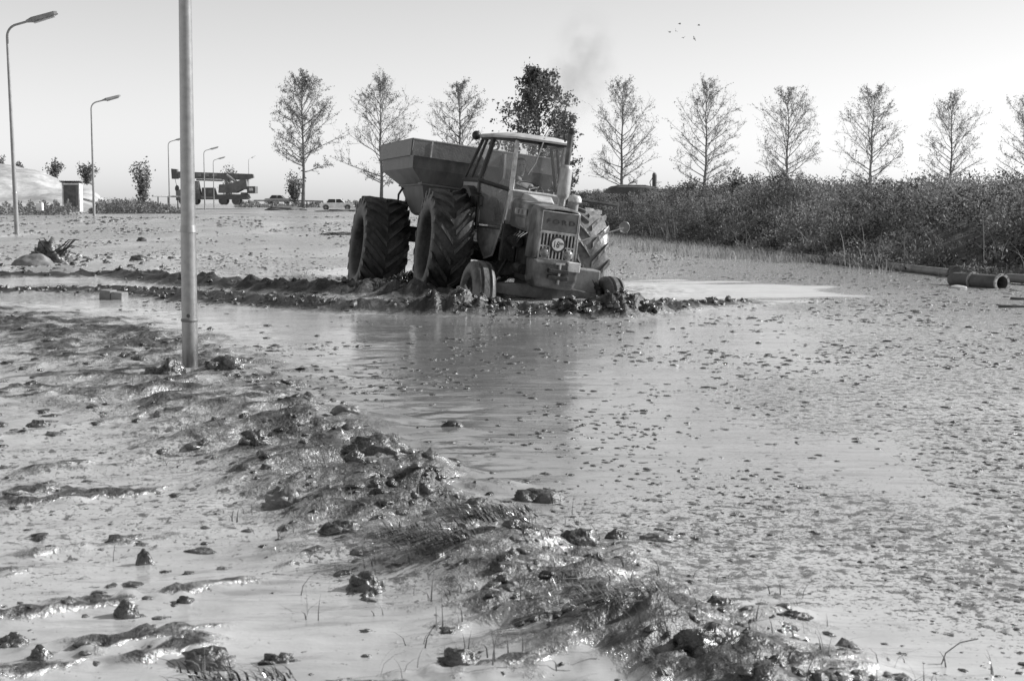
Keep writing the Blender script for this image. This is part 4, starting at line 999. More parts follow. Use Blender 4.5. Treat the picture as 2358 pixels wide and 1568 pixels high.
MB().tube([(-.42, -.56, 2.40), (-.36, -.50, 2.40)], .02, 6).build('bracket', BLACK, wl)
# round mirror on a long stalk, and a bare stalk above it
mr_ = MB().lathe([(.001, -.006), (.076, -.006), (.078, 0), (.072, .006), (.068, .003), (.001, .003)], 24, 'x', (1.5, 1.15, 1.41)).build('mirror', mat('mirror_back', .12, .35, metal=.2, dirt=.2), T, smooth=True)
MB().tube([(1.5, .30, 1.0), (1.5, .52, 1.13), (1.5, 1.14, 1.40)], .011, 6).build('stalk', BODY2, mr_)
MB().tube([(.9, .40, 1.70), (.9, 1.20, 1.68)], .024, 8).build('mirror_bar', BLACK, T, smooth=True)
MB().tube([(.9, .60, 1.68), (.9, .66, 1.68)], .036, 8).build('bar_clamp', BLACK, T, smooth=True)
# inside
st_ = MB().box((-.05, 0, 1.28), (.45, .46, .10)).build('seat', BLACK, T, bevel=.03)
MB().box((-.27, 0, 1.52), (.08, .44, .40)).build('backrest', BLACK, st_, bevel=.03)
sw_ = MB()
cS = Vector((.62, .0, 1.74)); ux = Vector((.75, 0, -.45)).normalized(); uy = Vector((0, 1, 0))
sw_.tube([cS + (ux * cos(a) + uy * sin(a)) * .20 for a in np.linspace(0, 2 * pi, 29)], .014, 6, cap=False)
swo = sw_.build('steering_wheel', BLACK, T, smooth=True)
MB().tube([cS, cS + Vector((.35, 0, -.45))], .025, 8).build('column', BLACK, swo)
for a in (0, 2.1, 4.2): MB().tube([cS, cS + (ux * cos(a) + uy * sin(a)) * .2], .011, 6).build('spoke', BLACK, swo)

# ------------------------------------------------------------------ driver
def person_driver(parent):
    P = [(-.05, 0, 1.36), (-.06, 0, 1.55), (-.02, 0, 1.76), (.02, 0, 1.86), (.05, 0, 1.93),                       # pelvis, waist, chest, neck base, neck
         (.00, -.19, 1.80), (.17, -.27, 1.60), (.40, -.14, 1.78), (.46, -.11, 1.80),                              # right shoulder, elbow, wrist, palm
         (.00, .19, 1.80), (.18, .27, 1.62), (.42, .16, 1.76), (.48, .13, 1.78),                                  # left
         (.02, -.10, 1.36), (.42, -.14, 1.36), (.50, -.13, 1.07), (.02, .10, 1.36), (.42, .14, 1.36), (.50, .13, 1.07)]
    E_ = [(0, 1), (1, 2), (2, 3), (3, 4), (2, 5), (5, 6), (6, 7), (7, 8), (2, 9), (9, 10), (10, 11), (11, 12), (0, 13), (13, 14), (14, 15), (0, 16), (16, 17), (17, 18)]
    Rr = [.16, .15, .16, .075, .058, .075, .055, .035, .033, .075, .055, .035, .033, .09, .075, .05, .09, .075, .05]
    for b, sgn in ((8, 1), (12, -1)):
        base = Vector(P[b])
        for k in range(4):
            o = Vector((.015, -.03 + .02 * k, .012)); i = len(P)
            P += [tuple(base + o * 1.2), tuple(base + o + Vector((.055 - .005 * abs(k - 1), 0, .012))), tuple(base + o + Vector((.075, 0, -.022)))]
            E_ += [(b, i), (i, i + 1), (i + 1, i + 2)]; Rr += [.011, .010, .009]
        i = len(P); P += [tuple(base + Vector((.0, sgn * .035, .0))), tuple(base + Vector((.045, sgn * .045, -.02)))]; E_ += [(b, i), (i, i + 1)]; Rr += [.013, .010]
    me = bpy.data.meshes.new('person'); me.from_pydata(P, E_, []); o = bpy.data.objects.new('person', me); COL.objects.link(o)
    sk = o.modifiers.new('skin', 'SKIN'); 
    for i, v in enumerate(me.skin_vertices[0].data): v.radius = (Rr[i], Rr[i]); v.use_root = (i == 0)
    ss = o.modifiers.new('sub', 'SUBSURF'); ss.levels = 1; ss.render_levels = 2; sk.use_smooth_shade = True
    me.materials.append(mat('jacket', .16, .85, dirt=.26, amount=.4, scale=8))
    hd = MB(); c = Vector((.08, 0, 2.06))
    prof = [(-.125, .045, .03), (-.10, .058, .02), (-.06, .072, .012), (-.01, .080, .0), (.04, .083, -.005), (.08, .074, -.008), (.11, .045, -.01), (.122, .012, -.01)]
    rings = []
    for z, r, dx in prof:
        ring_ = []
        for k in range(16):
            a = 2 * pi * k / 16; x = r * 1.15 * cos(a); y = r * sin(a)
            if k == 0 and -.05 < z < .0: x += .022
            if k == 0 and z == -.06: x += .01
            if k in (1, 15) and abs(z - .04) < .01 : x -= .006
            ring_.append(c + Vector((x + dx, y, z)))
        rings.append(ring_)
    hd.loft(rings)
    h_ = hd.build('head', mat('skin', .22, .5, dirt=.16, amount=.2, scale=8), o, smooth=True)
    hair = MB(); rings = []
    for z, r in ((-.03, .086), (.03, .091), (.08, .083), (.115, .055), (.133, .012)):
        rings.append([c + Vector((r * 1.12 * cos(a) - .022, r * sin(a), z)) for a in [2 * pi * k / 16 for k in range(16)]])
    hair.loft(rings); hair.build('hair', mat('hair', .03, .6), o, smooth=True)
    for sy in (-1, 1):
        MB().sphere(c + Vector((.02, sy * .082, -.01)), (.022, .012, .032), 10, 8).build('ear', MATS['skin'], o, smooth=True)
        MB().sphere(c + Vector((.086, sy * .03, .012)), .0075, 8, 6).build('eye', BLACK, o, smooth=True); MB().box(c + Vector((.092, sy * .03, .032)), (.012, .034, .008)).build('eyebrow', mat('hair', .03, .6), o)
        hb = Vector((P[8] if sy < 0 else P[12])); MB().loft([[hb + Vector((dx * .045 + .02, dy * .042, dz * .018 + .006)) for dx, dy in ((-1, -.8), (-1, .8), (1, 1), (1, -1))] for dz in (-1, 1)]).build('hand', MATS['skin'], o, bevel=.012)
    MB().box(c + Vector((.094, 0, -.068)), (.012, .044, .009)).build('mouth', mat('lips', .12, .5), o, bevel=.003)
    MB().loft([[c + Vector((.092, y_, .01)) for y_ in (-.006, .006)] + [c + Vector((.097, 0, .012))], [c + Vector((.092, y_, -.035)) for y_ in (-.016, .016)] + [c + Vector((.122, 0, -.032))]]).build('nose', MATS['skin'], o)
    o.matrix_world = parent.matrix_world @ Matrix.Translation((.0, -.03, -.02))
    return o
T.location.x += 0
bpy.context.view_layer.update()
drv = person_driver(T)
tag(drv, 'driver in a dark jacket sitting behind the tractor steering wheel', 'person')

# ------------------------------------------------------------------ hopper trailer
HOP = mat('hopper_steel', .055, .5, dirt=.13, amount=.45, scale=1.8, bump=.2, bscale=18, stretch=(1, 1, .45)); HOPD = mat('hopper_dark', .07, .65, dirt=.11, amount=.4, scale=2.2, bump=.2, bscale=18)
TR = empty('hopper_trailer', (0, 0, 0)); pose(TR, (-1.1, 22.95, -.32), 15.5, 0, -7.5)
tag(TR, 'dirty steel hopper trailer hitched behind the tractor', 'trailer')
def rect(x0, x1, w, z): return [Vector((x0, -w, z)), Vector((x1, -w, z)), Vector((x1, w, z)), Vector((x0, w, z))]
mbh = MB().loft([rect(-.93, 1.57, 1.09, 2.10), rect(-.95, 1.56, 1.08, 1.92), rect(-.23, 1.49, .89, 1.70), rect(.24, 1.35, .76, 1.29), rect(.3, 1.3, .7, 1.25)], cap=False)
mbh.loft([rect(-.90, 1.54, 1.06, 2.10), rect(-.92, 1.53, 1.05, 1.93), rect(-.21, 1.46, .86, 1.71), rect(.26, 1.33, .73, 1.30), ], cap=False)
mbh.loft([rect(.26, 1.33, .73, 1.30), rect(.26, 1.33, .73, 1.27)])
hop = mbh.build('hopper', HOP, TR)
# separate front sheets (ribbed corner strips)
for s in (-1, 1):
    MB().loft([[Vector((1.575, s * 1.095, 2.10)), Vector((1.36, s * 1.097, 2.10)), Vector((1.36, s * 1.09, 2.10)), Vector((1.56, s * 1.085, 2.10))],
               [Vector((1.505, s * .897, 1.70)), Vector((1.25, s * .90, 1.70)), Vector((1.25, s * .893, 1.70)), Vector((1.49, s * .89, 1.70))]]).build('corner_strip', mat('corner_steel', .2, .5, dirt=.3, amount=.4, scale=4), hop)
def board(a, b, z0, z1, th=.025):
    a = Vector(a); b = Vector(b); n = (b - a).cross(Vector((0, 0, 1))).normalized() * th
    return MB().prism([a + Vector((0, 0, z0)), b + Vector((0, 0, z0)), b + Vector((0, 0, z1)), a + Vector((0, 0, z1))], n)
RB = mat('rim_board', .09, .5, dirt=.16, amount=.4, scale=2.5, bump=.2)
for a, b in (((1.61, -1.12, 0), (1.61, 1.12, 0)), ((-.97, -1.12, 0), (1.60, -1.12, 0)), ((1.60, 1.12, 0), (-.97, 1.12, 0)), ((-.97, 1.12, 0), (-.97, -1.12, 0))):
    rbo = board(a, b, 2.095, 2.335).build('rim_board', RB, TR)
MB().tube([(1.62, -1.13, 2.335), (1.62, 1.13, 2.335)], .018, 6).build('rim_bar', RB, TR); MB().tube([(1.62, -1.13, 2.335), (-.98, -1.13, 2.335)], .018, 6).build('rim_bar', RB, TR)
MB().box((1.642, -.84, 2.215), (.006, .022, .235)).build('painted_mark', PALE, TR)
MB().tube([(1.52, -.915, 1.70), (1.52, .915, 1.70)], .016, 6).build('seam_bar', RB, TR)
MB().tube([(1.50, -.905, 1.695), (-.22, -.905, 1.695)], .016, 6).build('seam_bar', RB, TR)
rg = [Vector((1.55, .12 + .075 * cos(a), 2.42 + .075 * sin(a))) for a in np.linspace(0, 2 * pi, 21)]
MB().tube(rg, .016, 6, cap=False).build('lifting_ring', BLACK, TR, smooth=True)
MB().tube([(1.60, .27, 2.30), (1.66, .27, 2.05), (1.66, .27, 1.3)], .05, 8).build('hydraulic_ram', BLACK, TR, smooth=True)
# chassis
for s in (-1, 1): MB().box((.6, s * .38, 1.12), (2.6, .12, .2)).build('chassis_beam', GREASE, TR)
MB().box((-.2, 0, .95), (.3, 1.5, .25)).build('axle_beam', GREASE, TR); MB().box((.85, 0, .95), (.9, .9, .5)).build('gearbox', GREASE, TR, bevel=.04)
MB().loft([[Vector((x, y, z)) for y, z in ((-w, z0), (w, z0), (w, z1), (-w, z1))] for x, w, z0, z1 in ((1.3, .4, 1.0, 1.2), (2.3, .12, .75, .92), (2.6, .08, .72, .85))]).build('drawbar', GREASE, TR)
MB().tube([(.0, -.885, 1.66), (-.06, -.93, 1.55), (-.03, -.93, 1.42), (.12, -.80, 1.38)], .018, 6).build('hand_rail', BLACK, TR, smooth=True)
MB().prism([(-.12, -.80, 1.5), (.12, -.80, 1.2), (.05, -.80, .95), (-.05, -.80, .95)], (0, .03, 0)).build('gusset', GREASE, TR)
for s in (-1, 1): big_wheel('trailer_wheel', TR, (-.25, s * 1.12, .66), .81, .70, 22, .2, outer=s)
#@@SECTION details
# ------------------------------------------------------------------ clods, flecks, splashes, straw
CLODM = mat('wet_clod', .02, .24, dirt=.13, amount=.42, scale=9, bump=.8, bscale=50, spec=.8)
CLODL = mat('pale_clod', .20, .35, dirt=.10, amount=.4, scale=9, bump=.5, bscale=35)
def ico(sub):
    bm = bmesh.new(); bmesh.ops.create_icosphere(bm, subdivisions=sub, radius=1.0)
    V = np.array([v.co[:] for v in bm.verts]); Fc = np.array([[v.index for v in f.verts] for f in bm.faces]); bm.free(); return V, Fc
ICO = {k: ico(k) for k in (1, 2, 3, 4)}
def lumpy(sub, seed, size, rough=.35, freq=1.6, flat=-.25, peak=0.0):
    V, Fc = ICO[sub]; s = seed * 3.7
    n = fbm(V[:, 0] * freq + s, V[:, 1] * freq + V[:, 2] * 1.3 * freq, 4, seed % 50) + .6 * fbm(V[:, 2] * freq * 1.2 - s, V[:, 0] * freq + V[:, 1] * freq, 3, (seed + 7) % 50)
    q = V * (1 + rough * n + .16 * rough * fbm(V[:, 0] * freq * 4.3 + V[:, 2] * 3 + s, V[:, 1] * freq * 4.3 - V[:, 2] * 2, 3, (seed + 3) % 50))[:, None]
    peak = peak * .3
    q[:, 2] += peak * np.clip(q[:, 2], 0, 2) * np.exp(-(V[:, 0] ** 2 + V[:, 1] ** 2) * 2.2)
    q[:, 2] = np.where(q[:, 2] < flat, flat + (q[:, 2] - flat) * .2, q[:, 2])
    return q * np.array(size), Fc
def clod(label, u, v, wpx, hpx, seed, m=None, name='mud_clod', dep=None, rot=0.0, rough=.30, freq=1.6, peak=.0, cat='clod', zb=0.0, cluster=0):
    """v is the pixel row of the foot of the clod"""
    p = gp(u, v, zb); D = p.y; g = gz(p.x, p.y + .03)
    if g > zb + .01: p = gp(u, v, g); g = gz(p.x, p.y)
    w = wpx * D / F; h = hpx * D / F; d = dep or w * .6
    V, Fc = lumpy(4 if wpx > 60 else 3, seed, (w / 2, d / 2, h * .78), rough, freq, -.3, peak)
    Vs = [V]; Fs = [Fc]; off = len(V); r = np.random.RandomState(seed)
    for k in range(cluster):
        a = r.rand() * 2 * pi; s_ = (.12 + .16 * r.rand()) * w; V2, F2 = lumpy(2, seed + 31 * k + 3, (s_, s_, s_ * .8), .4, 1.8)
        V2 = V2 + np.array([cos(a) * w * .42 * (.5 + .6 * r.rand()), sin(a) * d * .5, h * .25 * r.rand()]); Vs.append(V2); Fs.append(F2 + off); off += len(V2)
    me = np_mesh(name, np.concatenate(Vs), np.concatenate(Fs), m or CLODM, smooth=True, tri=True)
    o = link(name, me); o.location = (p.x, p.y + d * .35, g - h * .10); o.rotation_euler = (0, 0, rot)
    tag(o, label, cat, 'mud clods lying about the foreground' if name == 'mud_clod' else None); return o
clod('broad ragged dark clod on the bank crest, below the clear pool by the post', 866, 1052, 145, 42, 1, cluster=5)
clod('smooth domed hump at the far edge of the bank, left of the tractor reflection', 795, 968, 66, 24, 2, CLODL, rough=.15)
clod('long dark clod at the right rim of the bank, in line with the tractor front', 1240, 1156, 125, 34, 3, cluster=3, rough=.3)
clod('big rounded clod with a shiny right flank, at the right rim of the bank', 1335, 1262, 95, 44, 4, peak=.3)
clod('flat pale-topped clod, outermost on the right rim of the bank', 1515, 1252, 84, 22, 5, CLODL, rough=.25)
clod('dark wedge-shaped clod standing in the liquid mud with its mirror image below', 838, 1362, 92, 46, 6, peak=.5, cluster=3)
clod('leaning stub of a clod sticking out of the liquid mud on the left', 332, 1298, 44, 38, 7, peak=.8)
clod('low bar-shaped clod lying just right of the leaning stub', 458, 1275, 72, 14, 8, rough=.2, freq=1.0)
clod('cone-shaped clod with a reflection in the lower left', 288, 1410, 60, 44, 9, peak=.9, cluster=2)
clod('small round clod right of the cone-shaped clod', 426, 1392, 38, 18, 10)
clod('largest dark block of mud near the bottom edge, left of centre', 470, 1536, 118, 46, 11, cluster=3, rough=.25)
clod('two-lobed dark clod right of the largest block at the bottom', 636, 1530, 84, 28, 12, rough=.45, cluster=1)
clod('solitary dark clod floating far out on the left liquid mud', 85, 984, 58, 20, 13, rough=.3)
clod('small knobbly clod at the left, above the solitary dark one', 70, 896, 40, 22, 14, cluster=2)
clod('pointed glossy clod at the bottom edge left of the bank', 1058, 1545, 96, 42, 15, peak=.5)
clod('massive dark sod with bright shiny front near the bottom right of the bank', 1640, 1530, 190, 84, 16, cluster=6, peak=.3)
clod('black clump piled against the left of the thick post foot', 376, 862, 84, 46, 17, cluster=6, rough=.5)
clod('dark clod just right of the thick post foot', 516, 868, 84, 30, 18, cluster=3)
clod('wide low clod on the bank half way between the post and the broad ragged clod', 676, 936, 110, 28, 19, cluster=4)
clod('dark clod on the bank, left of the broad ragged clod', 590, 1046, 62, 34, 20, peak=.4, cluster=1)
clod('small peaked clod on the bank, below the broad ragged clod', 818, 1088, 44, 30, 21, peak=.6)
clod('shiny hollowed mound on the left flank of the bank', 652, 1152, 96, 44, 22, CLODL, rough=.5, cluster=2)
clod('pair of dark wet lumps on the left flank of the bank', 790, 1212, 84, 32, 23, cluster=4)
clod('round clod on the lower bank, right of the flattened grass', 1536, 1386, 50, 34, 24)
clod('heap of glossy round lumps at the left edge near the bottom', 26, 1490, 70, 40, 25, cluster=9, rough=.2)
clod('pointed clod near the bottom left corner', 88, 1526, 56, 34, 26, peak=.7, cluster=2)
clod('dark clod beside the bank crest right above the flattened grass', 1095, 1195, 60, 26, 27)
clod('dark clod on the far flats right of the boulder and roots', 318, 600, 46, 18, 28)
clod('small clod behind the uprooted clump, in the second lamp reflection', 326, 553, 24, 11, 29)
clod('dark lump on the right slope of the bank near the bottom', 1830, 1425, 76, 16, 30, rough=.25)
clod('dark ridge of a clod low on the right slope of the bank', 1660, 1398, 70, 24, 31, cluster=2)
clod('small dark clod at the right rim above the pale-topped clod', 1420, 1246, 56, 26, 32, peak=.4)
b_ = clod('angular grey boulder lying at the left edge beside uprooted roots', 70, 612, 96, 40, 40, mat('boulder', .20, .6, dirt=.13, scale=5, bump=.3), 'boulder', rough=.16, freq=.9, cat='boulder')
b_ = clod('small pale slab of stone in the mud left of the flanged pipe', 2208, 664, 46, 10, 41, mat('slab_pale', .5, .5, dirt=.3), 'stone_slab', rough=.15, cat='stone')
b_ = clod('black soil clump from which the roots stick up at the left', 112, 610, 84, 62, 42, CLODM, 'root_clump', rough=.5, cat='root clump', cluster=7)
rr_ = random.Random(3); mbr = MB()
for k in range(15):
    a = rr_.uniform(0, 2 * pi); L_ = rr_.uniform(.3, .62); b0 = Vector((rr_.uniform(-.15, .15), rr_.uniform(-.1, .1), .15))
    d = Vector((cos(a) * .8, sin(a) * .5, rr_.uniform(.4, 1.1))).normalized()
    mbr.tube([b0, b0 + d * L_ * .5, b0 + d * L_ * .85 + Vector((d.x * .08, 0, .0)), b0 + d * L_ + Vector((d.x * .2, 0, -.08))], [.018, .014, .010, .005], 5)
mbr.build('root', mat('root_bark', .03, .7), b_)
b_ = clod('low dark heap of soil at the road edge left of the white car', 655, 486, 64, 9, 43, mat('heap_soil', .10, .9, dirt=.16), 'soil_heap', rough=.2, cat='soil heap')
b_ = clod('low dark soil ridge in front of the white car', 785, 488, 70, 5, 44, MATS['heap_soil'], 'soil_heap', rough=.25, cat='soil heap')
b_ = clod('dark flat mud slab on the far flats left of the trailer wheel', 790, 519, 70, 5, 45, CLODM, 'soil_heap', rough=.25, cat='soil heap')
# concrete kerb block half sunk in the pool
kb = empty('kerb_block', gp(262, 690)); kb.rotation_euler = (rd(2), rd(4), rd(-20))
CON = mat('concrete', .17, .7, dirt=.24, amount=.4, scale=8, bump=.3)
MB().box((-.085, 0, .03), (.165, .15, .17)).build('block_half', CON, kb, bevel=.012); MB().box((.085, .003, .022), (.16, .15, .165)).build('block_half', CON, kb, bevel=.012)
tag(kb, 'cracked concrete kerb block half sunk in the pool left of the post', 'block')

# scattered small clods too many to count
rs = np.random.RandomState(12)
def scatter(name, label, pts, sizes, m, sub=1, rough=.4, flat=.55, seed=0, cat='clods'):
    protos = [lumpy(sub, 300 + seed * 40 + k, (1, 1, 1), rough, 1.7, -.3) for k in range(14)]
    Vs = []; Fs = []; off = 0
    for (p, s) in zip(pts, sizes):
        V, Fc = protos[rs.randint(14)]; a = rs.rand() * 2 * pi; c, sn = cos(a), sin(a); st = .7 + .8 * rs.rand()
        q = np.c_[(V[:, 0] * c * st - V[:, 1] * sn), (V[:, 0] * sn * st + V[:, 1] * c), V[:, 2] * flat * (.6 + .8 * rs.rand())] * s + np.array(p)
        Vs.append(q); Fs.append(Fc + off); off += len(q)
    o = link(name, np_mesh(name, np.concatenate(Vs), np.concatenate(Fs), m, smooth=True, tri=True))
    return tag(o, label, cat, kind='stuff')
def on_ground(X, Y, sink=.0): 
    return np.c_[X, Y, ground_h(X, Y) - sink]
# along the bank
n = 4200; s_ = np.where(rs.rand(n) < .6, .34 + .58 * rs.rand(n), rs.rand(n)); seg = np.array(BANK); L_ = len(seg) - 1; i_ = np.minimum((s_ * L_).astype(int), L_ - 1); f_ = s_ * L_ - i_
C = seg[i_] + (seg[i_ + 1] - seg[i_]) * f_[:, None]; wloc = np.interp(s_, [0, .17, .25, .33, .42, .6, 1], [1.3, 1.15, .95, .72, .52, .43, .42])
C = C + rs.normal(size=(n, 2)) * (wloc * .52)[:, None]; k = (C[:, 1] > 2.6); C = C[k]
cl = fbm(C[:, 0] * 1.5, C[:, 1] * 1.5, 2, 91); k = rs.rand(len(C)) < .2 + .8 * sstep(-.2, .4, cl); C = C[k]
sz = .006 + .030 * rs.rand(len(C)) ** 3.5 + .004 * rs.rand(len(C)); sz *= np.clip(C[:, 1] / 6, .7, 1.6)
scatter('bank_clods', 'small wet clods strewn over the diagonal mud bank', on_ground(C[:, 0], C[:, 1], .006), sz, CLODM, 2, .5, .6, 0)
# left flats
n = 2200; X = rs.uniform(-4.2, 1.0, n); Y = 2.9 + 8 * rs.rand(n) ** 1.4; d_, q_, sd_ = seg_dist(X, Y, BANK); k = (sd_ > 0) & (d_ > .35); X, Y = X[k], Y[k]
scatter('left_clods', 'little clods scattered over the liquid mud on the left', on_ground(X, Y, .002), (.004 + .028 * rs.rand(len(X)) ** 3.2) * (.4 + .9 * sstep(-.3, .5, fbm(X * 1.1, Y * 1.6, 2, 98))) * np.clip(Y / 5, .8, 1.8), CLODM, 2, .5, .36, 1)
# flecks on the right flats
n = 36000; Y = 3.3 * (36 / 3.3) ** rs.rand(n); X = rs.uniform(-.28, .62, n) * Y
d_, q_, sd_ = seg_dist(X, Y, BANK); dens = sstep(-.25, .6, fbm(X * .8, Y * .5, 3, 93) + .35 * sstep(0, 3, X - .12 * Y)); px_, py_ = xy(1640, 668); px2, py2 = xy(640, 745)
ok = (sd_ < 0) & (d_ > .25) & (rs.rand(n) < .12 + .88 * dens) & ~((((X - px_) / 1.8) ** 2 + ((Y - py_) / 2.4) ** 2) < 1) & ~(((((X - px2) / 2.0) ** 2 + ((Y - py2) / 2.2) ** 2) < 1) & (rs.rand(n) < .85))
X, Y = X[ok], Y[ok]
scatter('mud_flecks', 'dark crumbs floating on the liquid mud before the tractor', on_ground(X, Y, .001), (.005 + .016 * rs.rand(len(X)) ** 2.6) * np.clip(Y / 6, .7, 2.2), CLODM, 1, .6, .30, 2, 'crumbs')
# far crumbs
n = 15000; Y = 24 * (80 / 24) ** rs.rand(n); X = rs.uniform(-.42, .14, n) * Y; dens = sstep(-.2, .5, fbm(X * .35, Y * .12, 3, 97)); ok = rs.rand(n) < .08 + .92 * dens; X, Y = X[ok], Y[ok]
scatter('far_crumbs', 'dark lumps sprinkled over the far flats', on_ground(X, Y, .004), (.008 + .034 * rs.rand(len(X)) ** 3) * (Y / 25) ** 1.15, CLODM, 1, .4, .5, 3, 'crumbs')
n = 500; X = np.concatenate([rs.normal(-9.6, 1.6, n // 2), rs.normal(-22, 4, n // 2)]); Y = np.concatenate([rs.normal(29, 2.6, n // 2), rs.normal(52, 4, n // 2)])
scatter('left_edge_lumps', 'crowd of dark lumps at the left edge round the first lamp', on_ground(X, Y, .01), .02 + .06 * rs.rand(n) ** 2, CLODM, 2, .5, .7, 4)
# lumps on the ruts and the wave
def along(pts, n, sp):
    s = rs.rand(n); seg = np.array(pts); L_ = len(seg) - 1; i = np.minimum((s * L_).astype(int), L_ - 1); f = s * L_ - i
    return seg[i] + (seg[i + 1] - seg[i]) * f[:, None] + rs.normal(size=(n, 2)) * sp
C = np.concatenate([along(RUT_A, 260, .22), along(RUT_B, 500, .22), along(WAVE, 420, .14)])
scatter('rut_lumps', 'churned wet lumps along the wheel ruts and the bow wave', on_ground(C[:, 0], C[:, 1], .01), .010 + .036 * rs.rand(len(C)) ** 2.2, CLODM, 2, .6, .85, 5)

# splashes at the front wheels
def splash(label, u, v, w, h, n, seed):
    r = np.random.RandomState(seed); p = gp(u, v); Vs = []; Fs = []; off = 0
    for k in range(7):
        x = w * (-.72 + 1.44 * (k + .5 * r.rand()) / 7); hh_ = h * (1.05 - .75 * abs(x / w) ** 1.5) * (.75 + .5 * r.rand())
        V, Fc = lumpy(4, seed + 41 * k, (w * .26, .16 + .08 * r.rand(), hh_ * 1.05), .40, 2.2, -.2); V = V + np.array([x, r.normal() * .07, 0]); Vs.append(V); Fs.append(Fc + off); off += len(V)
    for k in range(n):
        a = r.rand() * 2 * pi; q = r.rand() ** .55; x = w * q * cos(a); y = .34 * q * sin(a); top = h * (1 - q ** 1.6) * (.75 + .5 * r.rand())
        s = .012 + .05 * r.rand() ** 2; V, Fc = lumpy(2, seed + k % 23, (s * (.5 + .6 * r.rand()), s * .7, s * (.6 + .6 * r.rand() ** 2)), .26, 1.8, -2)
        tilt = x / w * .9; c, sn = cos(tilt), sin(tilt); V = np.c_[V[:, 0] * c + V[:, 2] * sn, V[:, 1], -V[:, 0] * sn + V[:, 2] * c]
        V = V + np.array([x, y, top * (r.rand() ** .5)]); Vs.append(V); Fs.append(Fc + off); off += len(V)
    for k in range(n // 3):      # flung drops
        a = r.rand() * 2 * pi; q = .5 + .8 * r.rand(); s = .005 + .009 * r.rand(); V, Fc = lumpy(1, seed + k % 9, (s, s, s * (1 + r.rand())), .3, 1.5, -2)
        V = V + np.array([w * q * cos(a), .4 * q * sin(a), h * (.1 + 1.15 * r.rand() * (1.3 - q))]); Vs.append(V); Fs.append(Fc + off); off += len(V)
    o = link('mud_splash', np_mesh('mud_splash', np.concatenate(Vs), np.concatenate(Fs), mat('splash_mud', .014, .2, dirt=.05, amount=.4, scale=9, bump=.9, bscale=45), smooth=True, tri=True))
    o.location = (p.x, p.y, gz(p.x, p.y) * .35); return tag(o, label, 'mud splash', 'mud splashes at the front wheels', 'stuff')
splash('mud splash thrown up by the front wheel below the cab door', 1110, 722, .50, .11, 120, 7)
splash('mud splash thrown up by the front wheel under the round mirror', 1405, 728, .56, .11, 140, 8)
splash('mud thrown up between the rear wheel and the trailer wheel', 935, 657, .36, .14, 100, 9)

# grass and straw caught in the bank
STRAW = leaf_mat('wet_straw', .015, .20, .1, .2)
def tuft(label, u, v, w, n, length, lean, seed, z=.06):
    p = gp(u, v, z); r = np.random.RandomState(seed); root = (p.x, p.y, gz(p.x, p.y))
    pts = [(r.uniform(-w, w), r.uniform(-.05, .05), .01 + .05 * r.rand()) for k in range(n)]
    V, Q, T_ = blades(pts, 4, length * 1.2, .0062, .016, seed, lean, .6, up=.6)
    o = link('grass_tuft', np_mesh('grass_tuft', V, Q, STRAW, tone=T_)); o.location = root
    return tag(o, label, 'grass tuft', 'flattened grass tufts in the mud bank')
tuft('flattened comb of wet grass hanging over the bank below its middle, nearer clump', 985, 1262, .14, 70, .13, (-.9, -.9), 61)
tuft('dark swept grass clump right behind the flattened comb of wet grass', 1120, 1222, .15, 80, .13, (-1.0, -.8), 62)
tuft('long swept grass lying on the lower bank left of the massive sod', 1420, 1410, .12, 45, .14, (-1.1, -.7), 63)
tuft('matted grass at the very bottom edge left of centre', 560, 1560, .14, 60, .08, (-.6, -.3), 64)
C = along(BANK[3:12], 300, .30); pts = [(x, y, gz(x, y)) for x, y in C if y > 2.7]
V, Q, T_ = blades(pts, (1, 4), .075, .0035, .02, 71, (-.2, -.1), 1.3)
tag(link('loose_straw', np_mesh('loose_straw', V, Q, STRAW, tone=T_)), 'loose straws and twigs sticking out of the mud bank', 'straw', kind='stuff')
pts = []
for (u, v) in ((700, 1372), (835, 1195), (640, 1245), (545, 1205), (800, 1392), (1010, 1462), (1200, 1540), (870, 1560), (470, 1560), (985, 1395), (250, 1290)):
    p = gp(u, v); pts += [(p.x, p.y, gz(p.x, p.y))]
V, Q, T_ = blades(pts, (1, 4), .09, .005, .012, 72, (0, 0), .9)
tag(link('mud_shoots', np_mesh('mud_shoots', V, Q, STRAW, tone=T_)), 'few dark shoots poking out of the liquid mud on the left', 'shoots', kind='stuff')
# one bent wire-like stem at the lower right
p = gp(2168, 1530); wv = MB().tube([(0, 0, 0), (.01, 0, .03), (.05, .01, .055), (.10, .02, .062)], .0016, 5).build('bent_stem', mat('stem', .05, .6), None, smooth=True); wv.location = (p.x, p.y, gz(p.x, p.y))
tag(wv, 'single thin bent stem sticking out of the mud at the lower right', 'stem')
for (u, v, w, lab) in ((2330, 708, 60, 'longer dark plank afloat at the right edge below the flanged pipe'), (2345, 690, 34, 'short dark plank afloat at the right edge beside the pipe')):
    p = gp(u, v); o = MB().box((0, 0, .01), (w * p.y / F, .07, .035)).build('plank', mat('wet_wood', .04, .5, dirt=.08), None, bevel=.006); o.location = (p.x, p.y, 0); o.rotation_euler = (0, .03, .06); tag(o, lab, 'plank')

